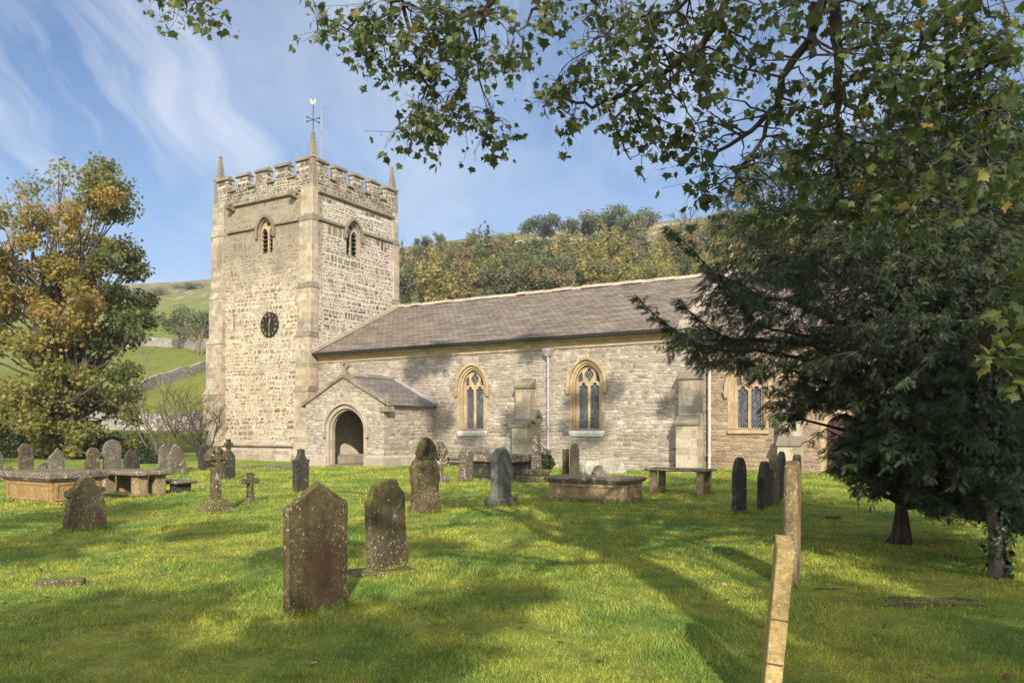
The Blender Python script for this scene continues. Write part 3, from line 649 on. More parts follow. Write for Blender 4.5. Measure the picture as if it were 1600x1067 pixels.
# cornice, gutter and pipes
co = MB(); co.hexa([(.06, -.06, EZ - .52), (NL - .46, -.06, EZ - .52), (NL - .46, 0.01, EZ - .52), (.06, 0.01, EZ - .52), (.06, -.10, EZ - .24), (NL - .46, -.10, EZ - .24), (NL - .46, .01, EZ - .24), (.06, .01, EZ - .24)])
co.hexa([(.06, -.12, EZ - .238), (NL - .46, -.12, EZ - .238), (NL - .46, .01, EZ - .238), (.06, .01, EZ - .238), (.06, -.30, EZ - .10), (NL - .46, -.30, EZ - .10), (NL - .46, .01, EZ - .10), (.06, .01, EZ - .10)])
part('cornice', co, 'dressing')
gu = MB(); gu.extr([(.06, -.34, EZ - .12), (.06, -.52, EZ - .12), (.06, -.54, EZ + .01), (.06, -.34, EZ + .01)], (NL - .52, 0, 0)); part('gutter', gu, 'gutter')
def pipe(x, n, top, m):
    p = MB(); p.tube([(x, n - .16, .12), (x, n - .16, top)], .062, 8)
    for z in (top * .5, top * .12, top * .8): p.tube([(x, n - .16, z - .05), (x, n - .16, z + .05)], .085, 8)
    p.tube([(x, n - .16, .14), (x, n - .17, .09), (x, n - .30, .04)], .062, 8)
    o_ = part('drainpipe', p, m)
    h = MB(); h.frus((x - .1, x + .1, n - .26, n - .05, top - .12), (x - .19, x + .19, n - .36, n - .012, top + .12)); h.box(x - .2, x + .2, n - .37, n - .012, top + .122, top + .24)
    part('hopper', h, m, o_)
pipe(cs(859), 0, EZ - .72, 'lead')
def buttress(px, n, top, w=.78, pr=.75):
    s = cs(px, n - .5); b = MB(); h1 = top * .51
    b.box(s - w / 2 - .02, s + w / 2 + .02, n - pr, n + .05, -.2, h1); b.box(s - w / 2, s + w / 2, n - pr * .62, n + .05, h1 + .004, top)
    o_ = part('buttress', b, 'ashlar', bevel=.012)
    c = MB(); a = w / 2 + .06
    c.extr([(s - a, n - pr - .08, h1 - .06), (s - a, n - pr - .08, h1 + .05), (s - a, n - pr * .62 - .003, h1 + .36), (s - a, n - pr * .62 - .003, h1 - .06)], (2 * a, 0, 0))
    c.extr([(s - a, n - pr * .62 - .08, top - .08), (s - a, n - pr * .62 - .08, top + .05), (s - a, n - .002, top + .42), (s - a, n - .002, top - .08)], (2 * a, 0, 0))
    parts('weathering', c, 'darktrim', o_, bevel=.015)
buttress(816, 0, 3.7); buttress(1076, 0, 3.85, .85, .8)
# ---- chancel
CB = 1.7; CL = NL + 17; CE = 5.55; CR = 8.3
cw = cs(1169, CB); ch = window_part(cw, 1.75, .72, 3.45, .95, CB, 'dressing')
dx = cs(1318, CB); dh = arch(dx, .68, -.15, 1.75, .62)
w2 = cs(1420, CB); ch2 = window_part(w2, 1.75, .72, 3.45, .95, CB, 'dressing')
cm = MB(); cm.plate([(NL + .01, -.2), (CL, -.2), (CL, CE), (NL + .01, CE)], [ch, dh, ch2], (0, CB, 0), SU, SV, SW, -.8, 0)
cm.box(NL + .01, CL, NW - CB - .8, NW - CB, -.2, CE)
cm.extr([(CL - .7, CB + .8, -.2), (CL - .7, NW - CB - .8, -.2), (CL - .7, NW - CB - .8, CE), (CL - .7, NW / 2, CR - .1), (CL - .7, CB + .8, CE)], (.7, 0, 0))
part('chancel_wall', cm, 'chancel')
cr = MB(); q = (CR - CE) / (NW / 2 - CB)
for sgn in (0, 1):
    y = (lambda a: a) if not sgn else (lambda a: NW - a)
    cr.extr([(NL + .1, y(CB - .35), CE - .35 * q + .05), (NL + .1, y(NW / 2), CR), (NL + .1, y(NW / 2), CR + .15), (NL + .1, y(CB - .35), CE - .35 * q + .2)], (CL - NL - .2, 0, 0))
parts('chancel_roof', cr, 'roof')
cc = MB(); cc.box(NL + .02, CL, CB - .12, CB + .02, CE - .4, CE - .16); part('cornice', cc, 'dressing')
gu = MB(); gu.extr([(NL + .12, CB - .42, CE - .18), (NL + .12, CB - .56, CE - .18), (NL + .12, CB - .57, CE - .06), (NL + .12, CB - .42, CE - .06)], (CL - NL - .3, 0, 0)); part('gutter', gu, 'gutter')
stc = MB(); stc.extr([(cw + 1.35, CB - .1, 3.9), (cw + 1.35, CB - .1, 4.0), (cw + 1.35, CB - .002, 4.08), (cw + 1.35, CB - .002, 3.9)], (CL - cw - 1.5, 0, 0)); part('string_course', stc, 'dressing')
pipe(cs(1110, CB), CB, CE - .3, 'pipewhite')
buttress(1234, CB, 2.2, .85, .7)
dm = MB(); dm.plate(arch(dx, .86, -.15, 1.75, .8), [arch(dx, .66, -.14, 1.75, .6)], (0, CB, 0), SU, SV, SW, -.3, .016)
df = part('priest_door', dm, 'dressing')
dl = MB()
for i in range(6): dl.plate([(dx - .66 + i * .22 + .006, -.1), (dx - .66 + i * .22 + .214, -.1), (dx - .66 + i * .22 + .214, 1.85 + .3 * math.sin(math.pi * (i + .5) / 6)), (dx - .66 + i * .22 + .006, 1.85 + .3 * math.sin(math.pi * (i + .5) / 6))], [], (0, CB, 0), SU, SV, SW, -.34, -.27)
dl.plate(arch(dx, .68, -.1, 1.75, .61), [], (0, CB, 0), SU, SV, SW, -.37, -.345)
part('door_leaf', dl, 'door', df)
# ---- tower
TW, T0, T1, PT = 8.05, -.35, 6.75, 16.0            # width, south and north faces, parapet base
bs_c = cs(415.5, T0); be_c = ce(551.5, 0)
bw_s = arch(bs_c, .60, 11.75, 13.0, .82, 1.6, 2.0); bw_e = arch(be_c, .60, 11.75, 13.0, .82, 1.6, 2.0)
slit = [(cs(366, T0) - .07, 7.6), (cs(366, T0) + .07, 7.6), (cs(366, T0) + .07, 8.5), (cs(366, T0) - .07, 8.5)]
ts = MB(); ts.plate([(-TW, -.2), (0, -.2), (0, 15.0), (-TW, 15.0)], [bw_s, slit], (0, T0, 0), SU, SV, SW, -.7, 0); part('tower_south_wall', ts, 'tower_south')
te = MB(); te.plate([(T0 + .7, -.2), (T1, -.2), (T1, 15.0), (T0 + .7, 15.0)], [bw_e], (0, 0, 0), EU, EV, EW, -.7, 0)
te.box(-TW, -TW + .7, T0 + .7, T1, -.2, 15.0); te.box(-TW + .7, -.7, T1 - .7, T1, -.2, 15.0); part('tower_wall', te, 'tower_east')
tr_ = MB(); tr_.box(-TW + .7, -.7, T0 + .7, T1 - .7, 14.8, 14.9); tr_.box(-TW + .8, -.8, T0 + .9, T1 - .9, 11, 11.1); part('tower_roof', tr_, 'dark')
def belfry(cx, o, u, w):
    jm = MB(); jm.plate(arch(cx, .61, 11.74, 13.0, .83, 1.6, 2.0), [arch(cx, .57, 11.79, 13.0, .79, 1.6, 2.0)], o, u, (0, 0, 1), w, -.3, .014)
    b = part('belfry_window', jm, 'porchtrim')
    hl = [arch(cx + sx * .29, .245, 11.84, 12.95, .36, 1.4, 1.9, 6) for sx in (-1, 1)]
    hl.append(foil(cx, 13.50, .16, 4, 0, .5, 20))
    t = MB(); t.plate(arch(cx, .59, 11.78, 13.0, .81, 1.6, 2.0), hl, o, u, (0, 0, 1), w, -.32, -.18); part('mullion', t, 'dressing' if w == SW else 'porchtrim', b)
    O, U, W = Vector(o), Vector(u), Vector(w)
    lv = MB()
    for i in range(6):
        z = 11.9 + i * .245; a = O + U * (cx - .55) + Vector((0, 0, z)); bb = O + U * (cx + .55) + Vector((0, 0, z))
        lv.hexa([a - W * .34, bb - W * .34, bb - W * .32, a - W * .32] and [a - W * .22, bb - W * .22, bb - W * .24 + Vector((0, 0, .03)), a - W * .24 + Vector((0, 0, .03)),
                 a - W * .5 + Vector((0, 0, .2)), bb - W * .5 + Vector((0, 0, .2)), bb - W * .52 + Vector((0, 0, .23)), a - W * .52 + Vector((0, 0, .23))])
    part('louvres', lv, 'louvre', b)
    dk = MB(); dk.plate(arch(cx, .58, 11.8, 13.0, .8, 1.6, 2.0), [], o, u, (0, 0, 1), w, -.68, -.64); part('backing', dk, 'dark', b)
    h = MB(); hood(h, cx, .62, 13.0, .86, o, u, w, .17, .16, .05, 1.6, 2.0); part('hood_mould', h, 'darktrim', b, bevel=.02)
belfry(bs_c, (0, T0, 0), SU, SW); belfry(be_c, (0, 0, 0), EU, EW)
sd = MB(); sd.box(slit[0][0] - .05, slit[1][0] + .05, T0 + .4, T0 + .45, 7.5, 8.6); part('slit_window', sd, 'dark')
# string courses
st = MB()
def ring(mb, z, pr, h, gaps=()):
    for (x0, x1) in gaps: mb.extr([(x0, T0 - pr, z), (x0, T0 - pr, z + h * .5), (x0, T0 + .01, z + h), (x0, T0 + .01, z - h * .35)], (x1 - x0, 0, 0))
ring(st, 13.3, .13, .2, [(-TW + 1.1, bs_c - .82), (bs_c + .82, -1.1)])
ring(st, 14.82, .17, .24, [(-TW + 1.1, -1.1)])
for z, pr, h, gp_ in ((13.3, .13, .2, [(T0 + .3, be_c - .82), (be_c + .82, T1 - .3)]), (14.82, .17, .24, [(T0 + .3, T1 - .3)])):
    for (y0, y1) in gp_: st.extr([(pr, y0, z), (pr, y0, z + h * .5), (-.01, y0, z + h), (-.01, y0, z - h * .35)], (0, y1 - y0, 0))
parts('string_course', st, 'darktrim')
gg = MB()
for x in (-TW + 1.6, -1.35): gg.extr([(x - .16, T0 - .5, 14.66), (x - .12, T0 - .55, 14.86), (x - .16, T0, 15.0), (x - .16, T0, 14.55)], (.3, 0, 0))
parts('gargoyle', gg, 'darktrim')
# parapet
def crenel(a, b, z0, ze, zm, ns):
    L = b - a; pts = [(a, z0), (b, z0)]; rr = random.Random(int(L * 100))
    u_ = L / (ns * 2 - 1 + .0); w_m = L / (ns + (ns - 1) * .68); w_g = w_m * .68
    x = b; out = []
    for i in range(ns):
        j = rr.uniform(-.05, .05); pts += [(x, zm + j), (x - w_m, zm + j)]; out.append((x - w_m, x, zm + j))
        x -= w_m
        if i < ns - 1: pts += [(x, ze), (x - w_g, ze)]; x -= w_g
    pts[-1] = (a, pts[-1][1]); return pts, out
pp = MB(); capm = MB()
def capstone(o, u, w, x0, x1, z, t, hh=.27):
    O, U, W = Vector(o), Vector(u), Vector(w); e = .045; x0 -= e; x1 += e
    A_ = [O + U * x + W * ww + Vector((0, 0, z + h)) for x in (x0, x1) for ww, h in ((.11, -.02), (.09, .10), (-.16, hh), (-t - .08, .0))]
    capm.add(A_, [(0, 1, 2, 3), (4, 5, 6, 7), (0, 4, 5, 1), (1, 5, 6, 2), (2, 6, 7, 3), (3, 7, 4, 0)])
for o, u, w, a, b in (((0, T0 - .08, 0), SU, SW, -TW + .25, -.25), ((.08, 0, 0), EU, EW, T0 + .2, T1 - .2), ((0, T1 + .08, 0), SU, (0, 1, 0), -TW + .25, -.25), ((-TW - .08, 0, 0), EU, (-1, 0, 0), T0 + .2, T1 - .2)):
    poly, mer = crenel(a, b, 14.95, 15.80, 16.52, 5); pp.plate(poly, [], o, u, (0, 0, 1), w, -.4, 0)
    for x0, x1, z in mer: capstone(o, u, w, x0, x1, z, .4)
    for (m0, m1) in zip(mer[:-1], mer[1:]): capstone(o, u, w, m1[1] + .08, m0[0] - .08, 15.74, .4, .13)
parts('parapet', pp, 'parapet'); parts('coping_stone', capm, 'darktrim', bevel=.012)
# clasping buttresses in stages, each with its pinnacle
def clasp(sx, sy):
    X = 0 if sx > 0 else -TW; Y = T1 if sy > 0 else T0; b = MB(); c = MB()
    py = 1.0; west = sx < 0
    stages = [(-.2, 3.9, .62, 1.12), (3.9, 6.9, .48, 1.08), (6.9, 9.6, .34, 1.04), (9.6, 13.3, .24, .98), (13.3, 15.2, .16, .92)]
    for z0, z1, pr, w_ in stages:
        if west: xs = sorted((X - pr * .9, X + w_ - pr * .5))
        else: xs = [X - w_ + .08, X + (.05 if sy < 0 else .05 + pr * .4)]
        if sy < 0: ys = [Y - pr * .8, Y + (w_ if west else .33)]
        else: ys = [Y - .42, Y + pr * .5]
        b.box(xs[0], xs[1], ys[0], ys[1], z0 + .003, z1)
        if z0 > 0: c.frus((pxs[0] - .03, pxs[1] + .03, pys[0] - .04, pys[1] + .03, z0 - .1), (xs[0] - .001, xs[1] + .001, ys[0] - .001, ys[1] + .001, z0 + .24))
        pxs, pys = xs, ys
    o_ = part('corner_buttress', b, 'ashlar', bevel=.02); parts('weathering', c, 'darktrim' if sx > 0 else 'ashlar', o_, bevel=.012)
    s = .25; cx, cy = X - sx * .20, Y - sy * .18; z = 15.1
    p = MB(); p.box(cx - s, cx + s, cy - s, cy + s, z, z + 1.55); p.frus((cx - s - .05, cx + s + .05, cy - s - .05, cy + s + .05, z + 1.553), (cx - s + .05, cx + s - .05, cy - s + .05, cy + s - .05, z + 1.68))
    zt = 18.05; z1 = z + 1.682
    p.frus((cx - .17, cx + .17, cy - .17, cy + .17, z1), (cx - .06, cx + .06, cy - .06, cy + .06, zt)); p.box(cx - .075, cx + .075, cy - .075, cy + .075, zt - .02, zt + .08)
    for i in range(6):
        zz_ = z1 + .12 + i * .22; r = .165 - .12 * (zz_ - z1) / (zt - z1)
        for dx_, dy_ in ((1, 1), (1, -1), (-1, 1), (-1, -1)):
            q_ = .035; p.frus((cx + dx_ * r - q_, cx + dx_ * r + q_, cy + dy_ * r - q_, cy + dy_ * r + q_, zz_), (cx + dx_ * r - .02, cx + dx_ * r + .02, cy + dy_ * r - .02, cy + dy_ * r + .02, zz_ + .08))
    part('pinnacle', p, 'pinnacle')
    return cx, cy, zt + .08
vx, vy, vz = clasp(1, -1); clasp(-1, -1); clasp(1, 1); clasp(-1, 1)
pl_ = MB(); plinths(pl_, -TW + .6, -.5, T0 - .004, .55, .26); pl_.hexa([(-TW + .6, T0 - .30, .8), (-.6, T0 - .30, .8), (-.6, T0, .8), (-TW + .6, T0, .8), (-TW + .6, T0 - .30, .9), (-.6, T0 - .30, .9), (-.6, T0, 1.15), (-TW + .6, T0, 1.15)])
pl_.box(-TW + .6, -.6, T0 - .14, T0, .8 - .3, .798); part('tower_plinth', pl_, 'ashlar')
# weathervane and flagpole
wv = MB(); wv.tube([(vx, vy, vz - .1), (vx, vy, vz + 1.55)], .028, 6); wv.tube([(vx - .42, vy, vz + .65), (vx + .42, vy, vz + .65)], .018, 5); wv.tube([(vx, vy - .42, vz + .65), (vx, vy + .42, vz + .65)], .018, 5)
for dx_, dy_ in ((.45, 0), (-.45, 0), (0, .45), (0, -.45)): wv.box(vx + dx_ - .03, vx + dx_ + .03, vy + dy_ - .03, vy + dy_ + .03, vz + .61, vz + .69)
wvo = part('weathervane', wv, 'iron')
ck = MB()
cock = [(-.26, .1), (-.12, .0), (.08, .0), (.2, .12), (.24, .28), (.31, .32), (.25, .38), (.2, .45), (.12, .4), (.08, .22), (-.05, .2), (-.14, .34), (-.28, .38), (-.34, .28), (-.27, .2)]
ck.plate([(a * .52, b * .72 + 1.5) for a, b in cock], [], (vx, vy, vz), (.6, .8, 0), (0, 0, 1), (.8, -.6, 0), -.015, .015); part('gilded_cockerel', ck, 'gold', wvo)
fp = MB(); fx_, fy_ = vx - .1, vy + .75; fp.tube([(fx_, fy_, 14.9), (fx_, fy_, 19.75)], [.045, .03], 7); fp.tube([(fx_, fy_, 19.75), (fx_, fy_, 19.85)], .06, 7); part('flagpole', fp, 'wood')
# clock
kx, kz = cs(422, T0), cz(507.5, cs(422, T0), T0); kr = .72
ckm = MB(); ckm.plate([(kx + kr * math.cos(2 * math.pi * i / 48), kz + kr * math.sin(2 * math.pi * i / 48)) for i in range(48)], [], (0, T0, 0), SU, SV, SW, -.01, .07); clk = part('clock', ckm, 'black', bevel=.02)
nm = MB(); fr = lambda a, r, dxx=0: (kx + r * math.sin(a) + dxx * math.cos(a), kz + r * math.cos(a) - dxx * math.sin(a))
def stroke(mb, p, q, w_):
    p, q = Vector((p[0], p[1])), Vector((q[0], q[1])); n_ = (q - p).normalized(); n_ = Vector((-n_.y, n_.x)) * w_ / 2
    mb.plate([tuple(p + n_), tuple(p - n_), tuple(q - n_), tuple(q + n_)], [], (0, T0, 0), SU, SV, SW, .075, .083)
for h, rn in enumerate(['XII', 'I', 'II', 'III', 'IIII', 'V', 'VI', 'VII', 'VIII', 'IX', 'X', 'XI']):
    a = 2 * math.pi * h / 12; cwid = {'I': .045, 'V': .09, 'X': .09}; tot = sum(cwid[c] for c in rn); x = -tot / 2
    for c in rn:
        w_ = cwid[c]; m_ = x + w_ / 2
        if c == 'I': stroke(nm, fr(a, .48, m_), fr(a, .64, m_), .02)
        elif c == 'V': stroke(nm, fr(a, .64, m_ - .03), fr(a, .48, m_), .02); stroke(nm, fr(a, .64, m_ + .03), fr(a, .48, m_), .014)
        else: stroke(nm, fr(a, .64, m_ - .03), fr(a, .48, m_ + .03), .02); stroke(nm, fr(a, .64, m_ + .03), fr(a, .48, m_ - .03), .014)
        x += w_
part('numerals', nm, 'gold', clk)
hn = MB(); stroke(hn, fr(math.pi, -.1), fr(math.pi, .62), .035); part('minute_hand', hn, 'gold', clk)
hn = MB(); a = R(15); hn.plate([fr(a, -.1, .02), fr(a, .30, .045), fr(a, .46, 0), fr(a, .30, -.045), fr(a, -.1, -.02)], [], (0, T0, 0), SU, SV, SW, .085, .092); part('hour_hand', hn, 'gold', clk)
# ---- porch
p0, p1 = cs(478, -3.8), cs(600, -3.8); PN = -3.8; pc = (p0 + p1) / 2; PE, PA = 2.95, 4.2
dc = cs(541, PN); po = arch(dc, 1.20, -.15, 1.72, 1.12, 1.8, 1.9)
pm = MB(); pm.plate([(p0, -.2), (p1, -.2), (p1, PE), (pc, PA), (p0, PE)], [po], (0, PN, 0), SU, SV, SW, -.5, 0)
pm.box(p0, p0 + .5, PN + .5, T0, -.2, PE); pm.box(p1 - .5, p1, PN + .5, -.01, -.2, PE); pw_ = part('porch_wall', pm, 'nave')
pi = MB(); pi.box(p0 + .503, p0 + .56, PN + .52, -.02, -.1, PE); part('porch_lining', pi, 'plaster', pw_)
pbn = MB(); pbn.box(p0 + .565, p0 + 1.05, PN + .55, -.05, -.1, .48); part('stone_seat', pbn, 'porchtrim', pw_)
nt_ = MB(); nt_.box(p0 + .57, p0 + .6, PN + .75, PN + 1.5, .6, 1.15); part('notice', nt_, 'paper', pw_)
pd = MB(); pd.plate(arch(dc, 1.28, -.15, 1.72, 1.20, 1.8, 1.9), [arch(dc, 1.10, -.14, 1.72, 1.02, 1.8, 1.9)], (0, PN, 0), SU, SV, SW, -.14, .03)
pd.plate(arch(dc, 1.105, -.15, 1.72, 1.025, 1.8, 1.9), [arch(dc, 1.0, -.14, 1.72, .93, 1.8, 1.9)], (0, PN, 0), SU, SV, SW, -.30, -.09)
pdo = part('porch_doorway', pd, 'porchtrim')
hm = MB(); hood(hm, dc, 1.285, 1.72, 1.21, (0, PN, 0), SU, SW, .13, .15, .1, 1.8, 1.9); part('hood_mould', hm, 'porchtrim', pdo, bevel=.02)
pl2 = MB()
for (a_, b_) in ((p0 - .05, dc - 1.2), (dc + 1.2, p1 + .05)): plinths(pl2, a_, b_, PN - .004, .42, .1)
pl2.hexa([(p1, PN, -.1), (p1 + .1, PN, -.1), (p1 + .1, -.02, -.1), (p1, -.02, -.1), (p1, PN, .52), (p1 + .1, PN, .42), (p1 + .1, -.02, .42), (p1, -.02, .52)])
parts('porch_plinth', pl2, 'porchtrim')
fl_ = MB(); fl_.box(p0 + .5, p1 - .5, PN, -.02, -.05, .05); part('porch_floor', fl_, 'darktrim')
pr_ = MB(); q = (PA - PE) / (pc - p0)
for s_ in (-1, 1):
    e = pc + s_ * (pc - p0 + .22)
    pr_.extr([(e, PN + .25, PE - .22 * q + .02), (pc, PN + .25, PA + .02), (pc, PN + .25, PA + .14), (e, PN + .25, PE - .22 * q + .14)], (0, -PN - .26, 0))
prf = parts('porch_roof', pr_, 'porchroof')[0]
rd = MB(); rd.extr([(pc - .2, PN + .3, PA + .08), (pc + .2, PN + .3, PA + .08), (pc + .08, PN + .3, PA + .24), (pc - .08, PN + .3, PA + .24)], (0, -PN - .32, 0)); part('ridge', rd, 'darktrim', prf)
lf = MB(); e = pc + (pc - p0 + .24); lf.extr([(e, -.28, PE - .24 * q + .15), (pc, -.28, PA + .15), (pc, -.28, PA + .22), (e, -.28, PE - .24 * q + .22)], (0, .26, 0)); part('flashing', lf, 'lead', prf)
gc_ = MB()
for s_ in (-1, 1):
    e = pc + s_ * (pc - p0 + .28)
    gc_.extr([(e, PN - .1, PE - .28 * q + .0), (pc, PN - .1, PA + .0), (pc, PN - .1, PA + .2), (e, PN - .1, PE - .28 * q + .2)], (0, .42, 0))
gc_.box(p1 - .18, p1 + .3, PN - .12, PN + .4, PE - .42, PE - .16)
gc_.frus((p1 - .0, p1 + .3, PN - .12, PN + .3, PE + .0), (p1 + .1, p1 + .2, PN - .04, PN + .2, PE + .42))
parts('porch_coping', gc_, 'darktrim', bevel=.02)
pf = MB(); pf.frus((pc - .18, pc + .18, PN - .08, PN + .28, PA + .1), (pc - .1, pc + .1, PN, PN + .2, PA + .34)); pf.plate(foil(pc, PA + .58, .27, 4, 0, .5, 32), [foil(pc, PA + .58, .10, 4, 0, .5, 16)], (0, PN + .1, 0), SU, SV, SW, -.07, .07)
part('porch_finial', pf, 'darktrim', bevel=.015)
# ------------------------------------------------------------------ gravestones and tombs
M['g_pale'] = grave('pale_yellow_sandstone', (.47, .35, .155), (.33, .24, .105), moss=.3, lichen=.5, rust=.15, streak=.3, mosscol=(.2, .18, .05), pale=(.58, .54, .45))
YAW = math.pi / 2 - TH
def resample(pts, step, jit, rr):
    out = []
    n = len(pts)
    for i in range(n):
        a, b = Vector(pts[i]), Vector(pts[(i + 1) % n]); L = (b - a).length; k = max(1, int(L / step))
        for j in range(k):
            p = a.lerp(b, j / k); f = 0 if (j == 0 and p.y < 0) else 1
            out.append((p.x + rr.uniform(-jit, jit) * f, p.y + rr.uniform(-jit, jit) * f))
    return out
def slab(mb, outline, t, bev=.012, jit=.004, step=.05, seed=1, holes=(), y=0.0):
    """upright stone cut from an outline, edges worn round"""
    rr = random.Random(seed); pts = resample(outline, step, jit, rr); n = len(pts)
    cx = sum(p[0] for p in pts) / n; cz_ = sum(p[1] for p in pts) / n
    def inset(d):
        r = []
        for i in range(n):
            a, b, c = Vector(pts[i - 1]), Vector(pts[i]), Vector(pts[(i + 1) % n]); e = (c - a); e = Vector((-e.y, e.x)).normalized() if e.length > 1e-6 else Vector((0, 0)); r.append((b.x + e.x * d, b.y + e.y * d))
        return r
    area = sum(pts[i - 1][0] * pts[i][1] - pts[i][0] * pts[i - 1][1] for i in range(n)); sg = 1 if area > 0 else -1
    if holes:
        mb.plate(pts, holes, (0, 0, 0), SU, SV, SW, -t / 2 - y, t / 2 - y); return mb
    ins = inset(bev * sg); rings = [(ins, -t / 2), (pts, -t / 2 + bev), (pts, t / 2 - bev), (ins, t / 2)]; b = len(mb.v)
    for r, yy in rings: mb.v += [(p[0], yy + y, p[1]) for p in r]
    for k in range(3):
        for i in range(n): mb.f.append((b + k * n + i, b + k * n + (i + 1) % n, b + (k + 1) * n + (i + 1) % n, b + (k + 1) * n + i))
    tri = tessellate_polygon([[Vector((p[0], p[1], 0)) for p in ins]])
    for q in tri: mb.f.append(tuple(b + i for i in q)); mb.f.append(tuple(b + 3 * n + i for i in reversed(q)))
    return mb
def arc(cx, cz_, r, a0, a1, n=8, sz=1): return [(cx + r * math.cos(R(a0 + (a1 - a0) * i / n)), cz_ + sz * r * math.sin(R(a0 + (a1 - a0) * i / n))) for i in range(n + 1)]
def shape(k, w, h):
    a = w / 2; B = [(-a, -.2), (a, -.2)]
    if k == 'gable': return B + [(a, h - w * .27), (0, h), (-a, h - w * .27)]
    if k == 'round': return B + arc(0, h - a, a, 0, 180, 12)
    if k == 'lowround': return B + arc(0, h - a * .55, a, 0, 180, 12, .55)
    if k == 'point': return B + [(a, h - w * .95)] + [(a * math.cos(t) ** 1.25, h - w * .95 + w * .95 * math.sin(t)) for t in (.3, .6, .9, 1.2, 1.45)] + [(0, h)] + [(-a * math.cos(t) ** 1.25, h - w * .95 + w * .95 * math.sin(t)) for t in (1.45, 1.2, .9, .6, .3)] + [(-a, h - w * .95)]
    if k == 'shoulder': r = a * .74; return B + [(a, h - r * 1.18), (a * .96, h - r * 1.02), (a * .80, h - r * .98)] + arc(0, h - r, r, 12, 168, 10) + [(-a * .80, h - r * .98), (-a * .96, h - r * 1.02), (-a, h - r * 1.18)]
    if k == 'neck': return B + [(a, h - a * 1.9), (a * .78, h - a * 1.55)] + arc(0, h - a * .92, a * .92, -25, 205, 14) + [(-a * .78, h - a * 1.55), (-a, h - a * 1.9)]
    if k == 'kite': return B + [(a * .9, h - w * .95), (a * 1.05, h - w * .62), (0, h), (-a * 1.05, h - w * .62), (-a * .9, h - w * .95)]
    if k == 'clip': return B + [(a, h - a * .55), (a * .82, h - a * .42), (a * .55, h - a * .05), (a * .2, h), (-a * .35, h - .01), (-a * .62, h - a * .15), (-a * .85, h - a * .45), (-a, h - a * .6)]
    if k == 'rough': return B + [(a * .98, h * .35), (a * .86, h * .62), (a * .80, h * .70), (a * .55, h * .80), (a * .42, h * .92), (a * .1, h), (-a * .2, h * .97), (-a * .42, h * .85), (-a * .75, h * .77), (-a * .8, h * .62), (-a * .92, h * .4)]
    if k == 'scroll': return B + [(a * .97, h * .2), (a * .86, h * .55), (a * .80, h * .66), (a * .92, h * .70), (a * .93, h * .77), (a * .78, h * .80), (a * .60, h * .79), (a * .46, h * .84), (a * .36, h * .93), (a * .15, h * .99), (-a * .1, h), (-a * .34, h * .94), (-a * .48, h * .83), (-a * .68, h * .76), (-a * .88, h * .74), (-a * .93, h * .66), (-a * .78, h * .62), (-a * .86, h * .45), (-a * .97, h * .2)]
    if k == 'urn': return B + [(a, h * .70), (a * 1.12, h * .72), (a * 1.12, h * .76), (a * .7, h * .78), (a * .42, h * .86), (a * .34, h * .92), (a * .3, h * .985), (0, h), (-a * .3, h * .985), (-a * .34, h * .92), (-a * .42, h * .86), (-a * .7, h * .78), (-a * 1.12, h * .76), (-a * 1.12, h * .72), (-a, h * .70)]
    if k == 'crosstop': c = a * .45; return B + [(a, h * .60), (a * .5, h * .70), (c * .6, h * .74), (c * .6, h * .84), (c * 1.3, h * .84), (c * 1.3, h * .92), (c * .6, h * .92), (c * .6, h), (-c * .6, h), (-c * .6, h * .92), (-c * 1.3, h * .92), (-c * 1.3, h * .84), (-c * .6, h * .84), (-c * .6, h * .74), (-a * .5, h * .70), (-a, h * .60)]
    if k == 'pillar': return B + [(a, h * .9), (a * .8, h * .97), (a * .3, h), (-a * .4, h * .985), (-a * .9, h * .95), (-a, h * .86)]
    return B + [(a, h), (-a, h)]
def fit(px, py, wpx, pt, t):
    Y = EYE * F / (py - HOR); q = (px - 800) / F
    w = (wpx * Y / F - t * abs(EE.x - q * EE.y) * .9) / max(.14, abs(NN.x - q * NN.y)); return Y, w, (py - pt) / F * Y
def stone(px, py, wpx, pt, k, m, label, t=.11, yaw=0, lean=0, back=0, w=None, jit=.005, group=None, name='gravestone', plinth=None, bev=.014):
    Y, w_, h = fit(px, py, wpx, pt, t); w = w or min(1.0, max(.3, w_)); p = gp(px, py) - Vector((0, 0, .02))
    loc = p + Vector((NN.x, NN.y, 0)) * 0.0
    mb = MB(); sd = int(px * 7 + py)
    if plinth:
        root = empty(name, loc, YAW + R(yaw)); tag(root, label, 'gravestone', group or GR1)
        ph = plinth; bx = MB(); bx.box(-w / 2 - .09, w / 2 + .09, -t / 2 - .11, t / 2 + .11, -.15, ph); bx.build('plinth', M[m], root, bevel=.012)
        slab(mb, shape(k, w, h), t, bev, jit, .06, sd); s = mb.build('headstone', M[m], root, loc=(0, 0, ph * .0 + .0), smooth=False); root.rotation_euler[1] = R(lean); root.rotation_euler[0] = R(back); return root
    slab(mb, shape(k, w, h), t, bev, jit, .05, sd)
    o_ = mb.build(name, M[m], None, loc=loc, rz=YAW + R(yaw)); o_.rotation_euler = (R(back), R(lean), YAW + R(yaw))
    return tag(o_, label, 'gravestone', group or GR1)
GR1 = 'old gravestones standing in the churchyard grass'
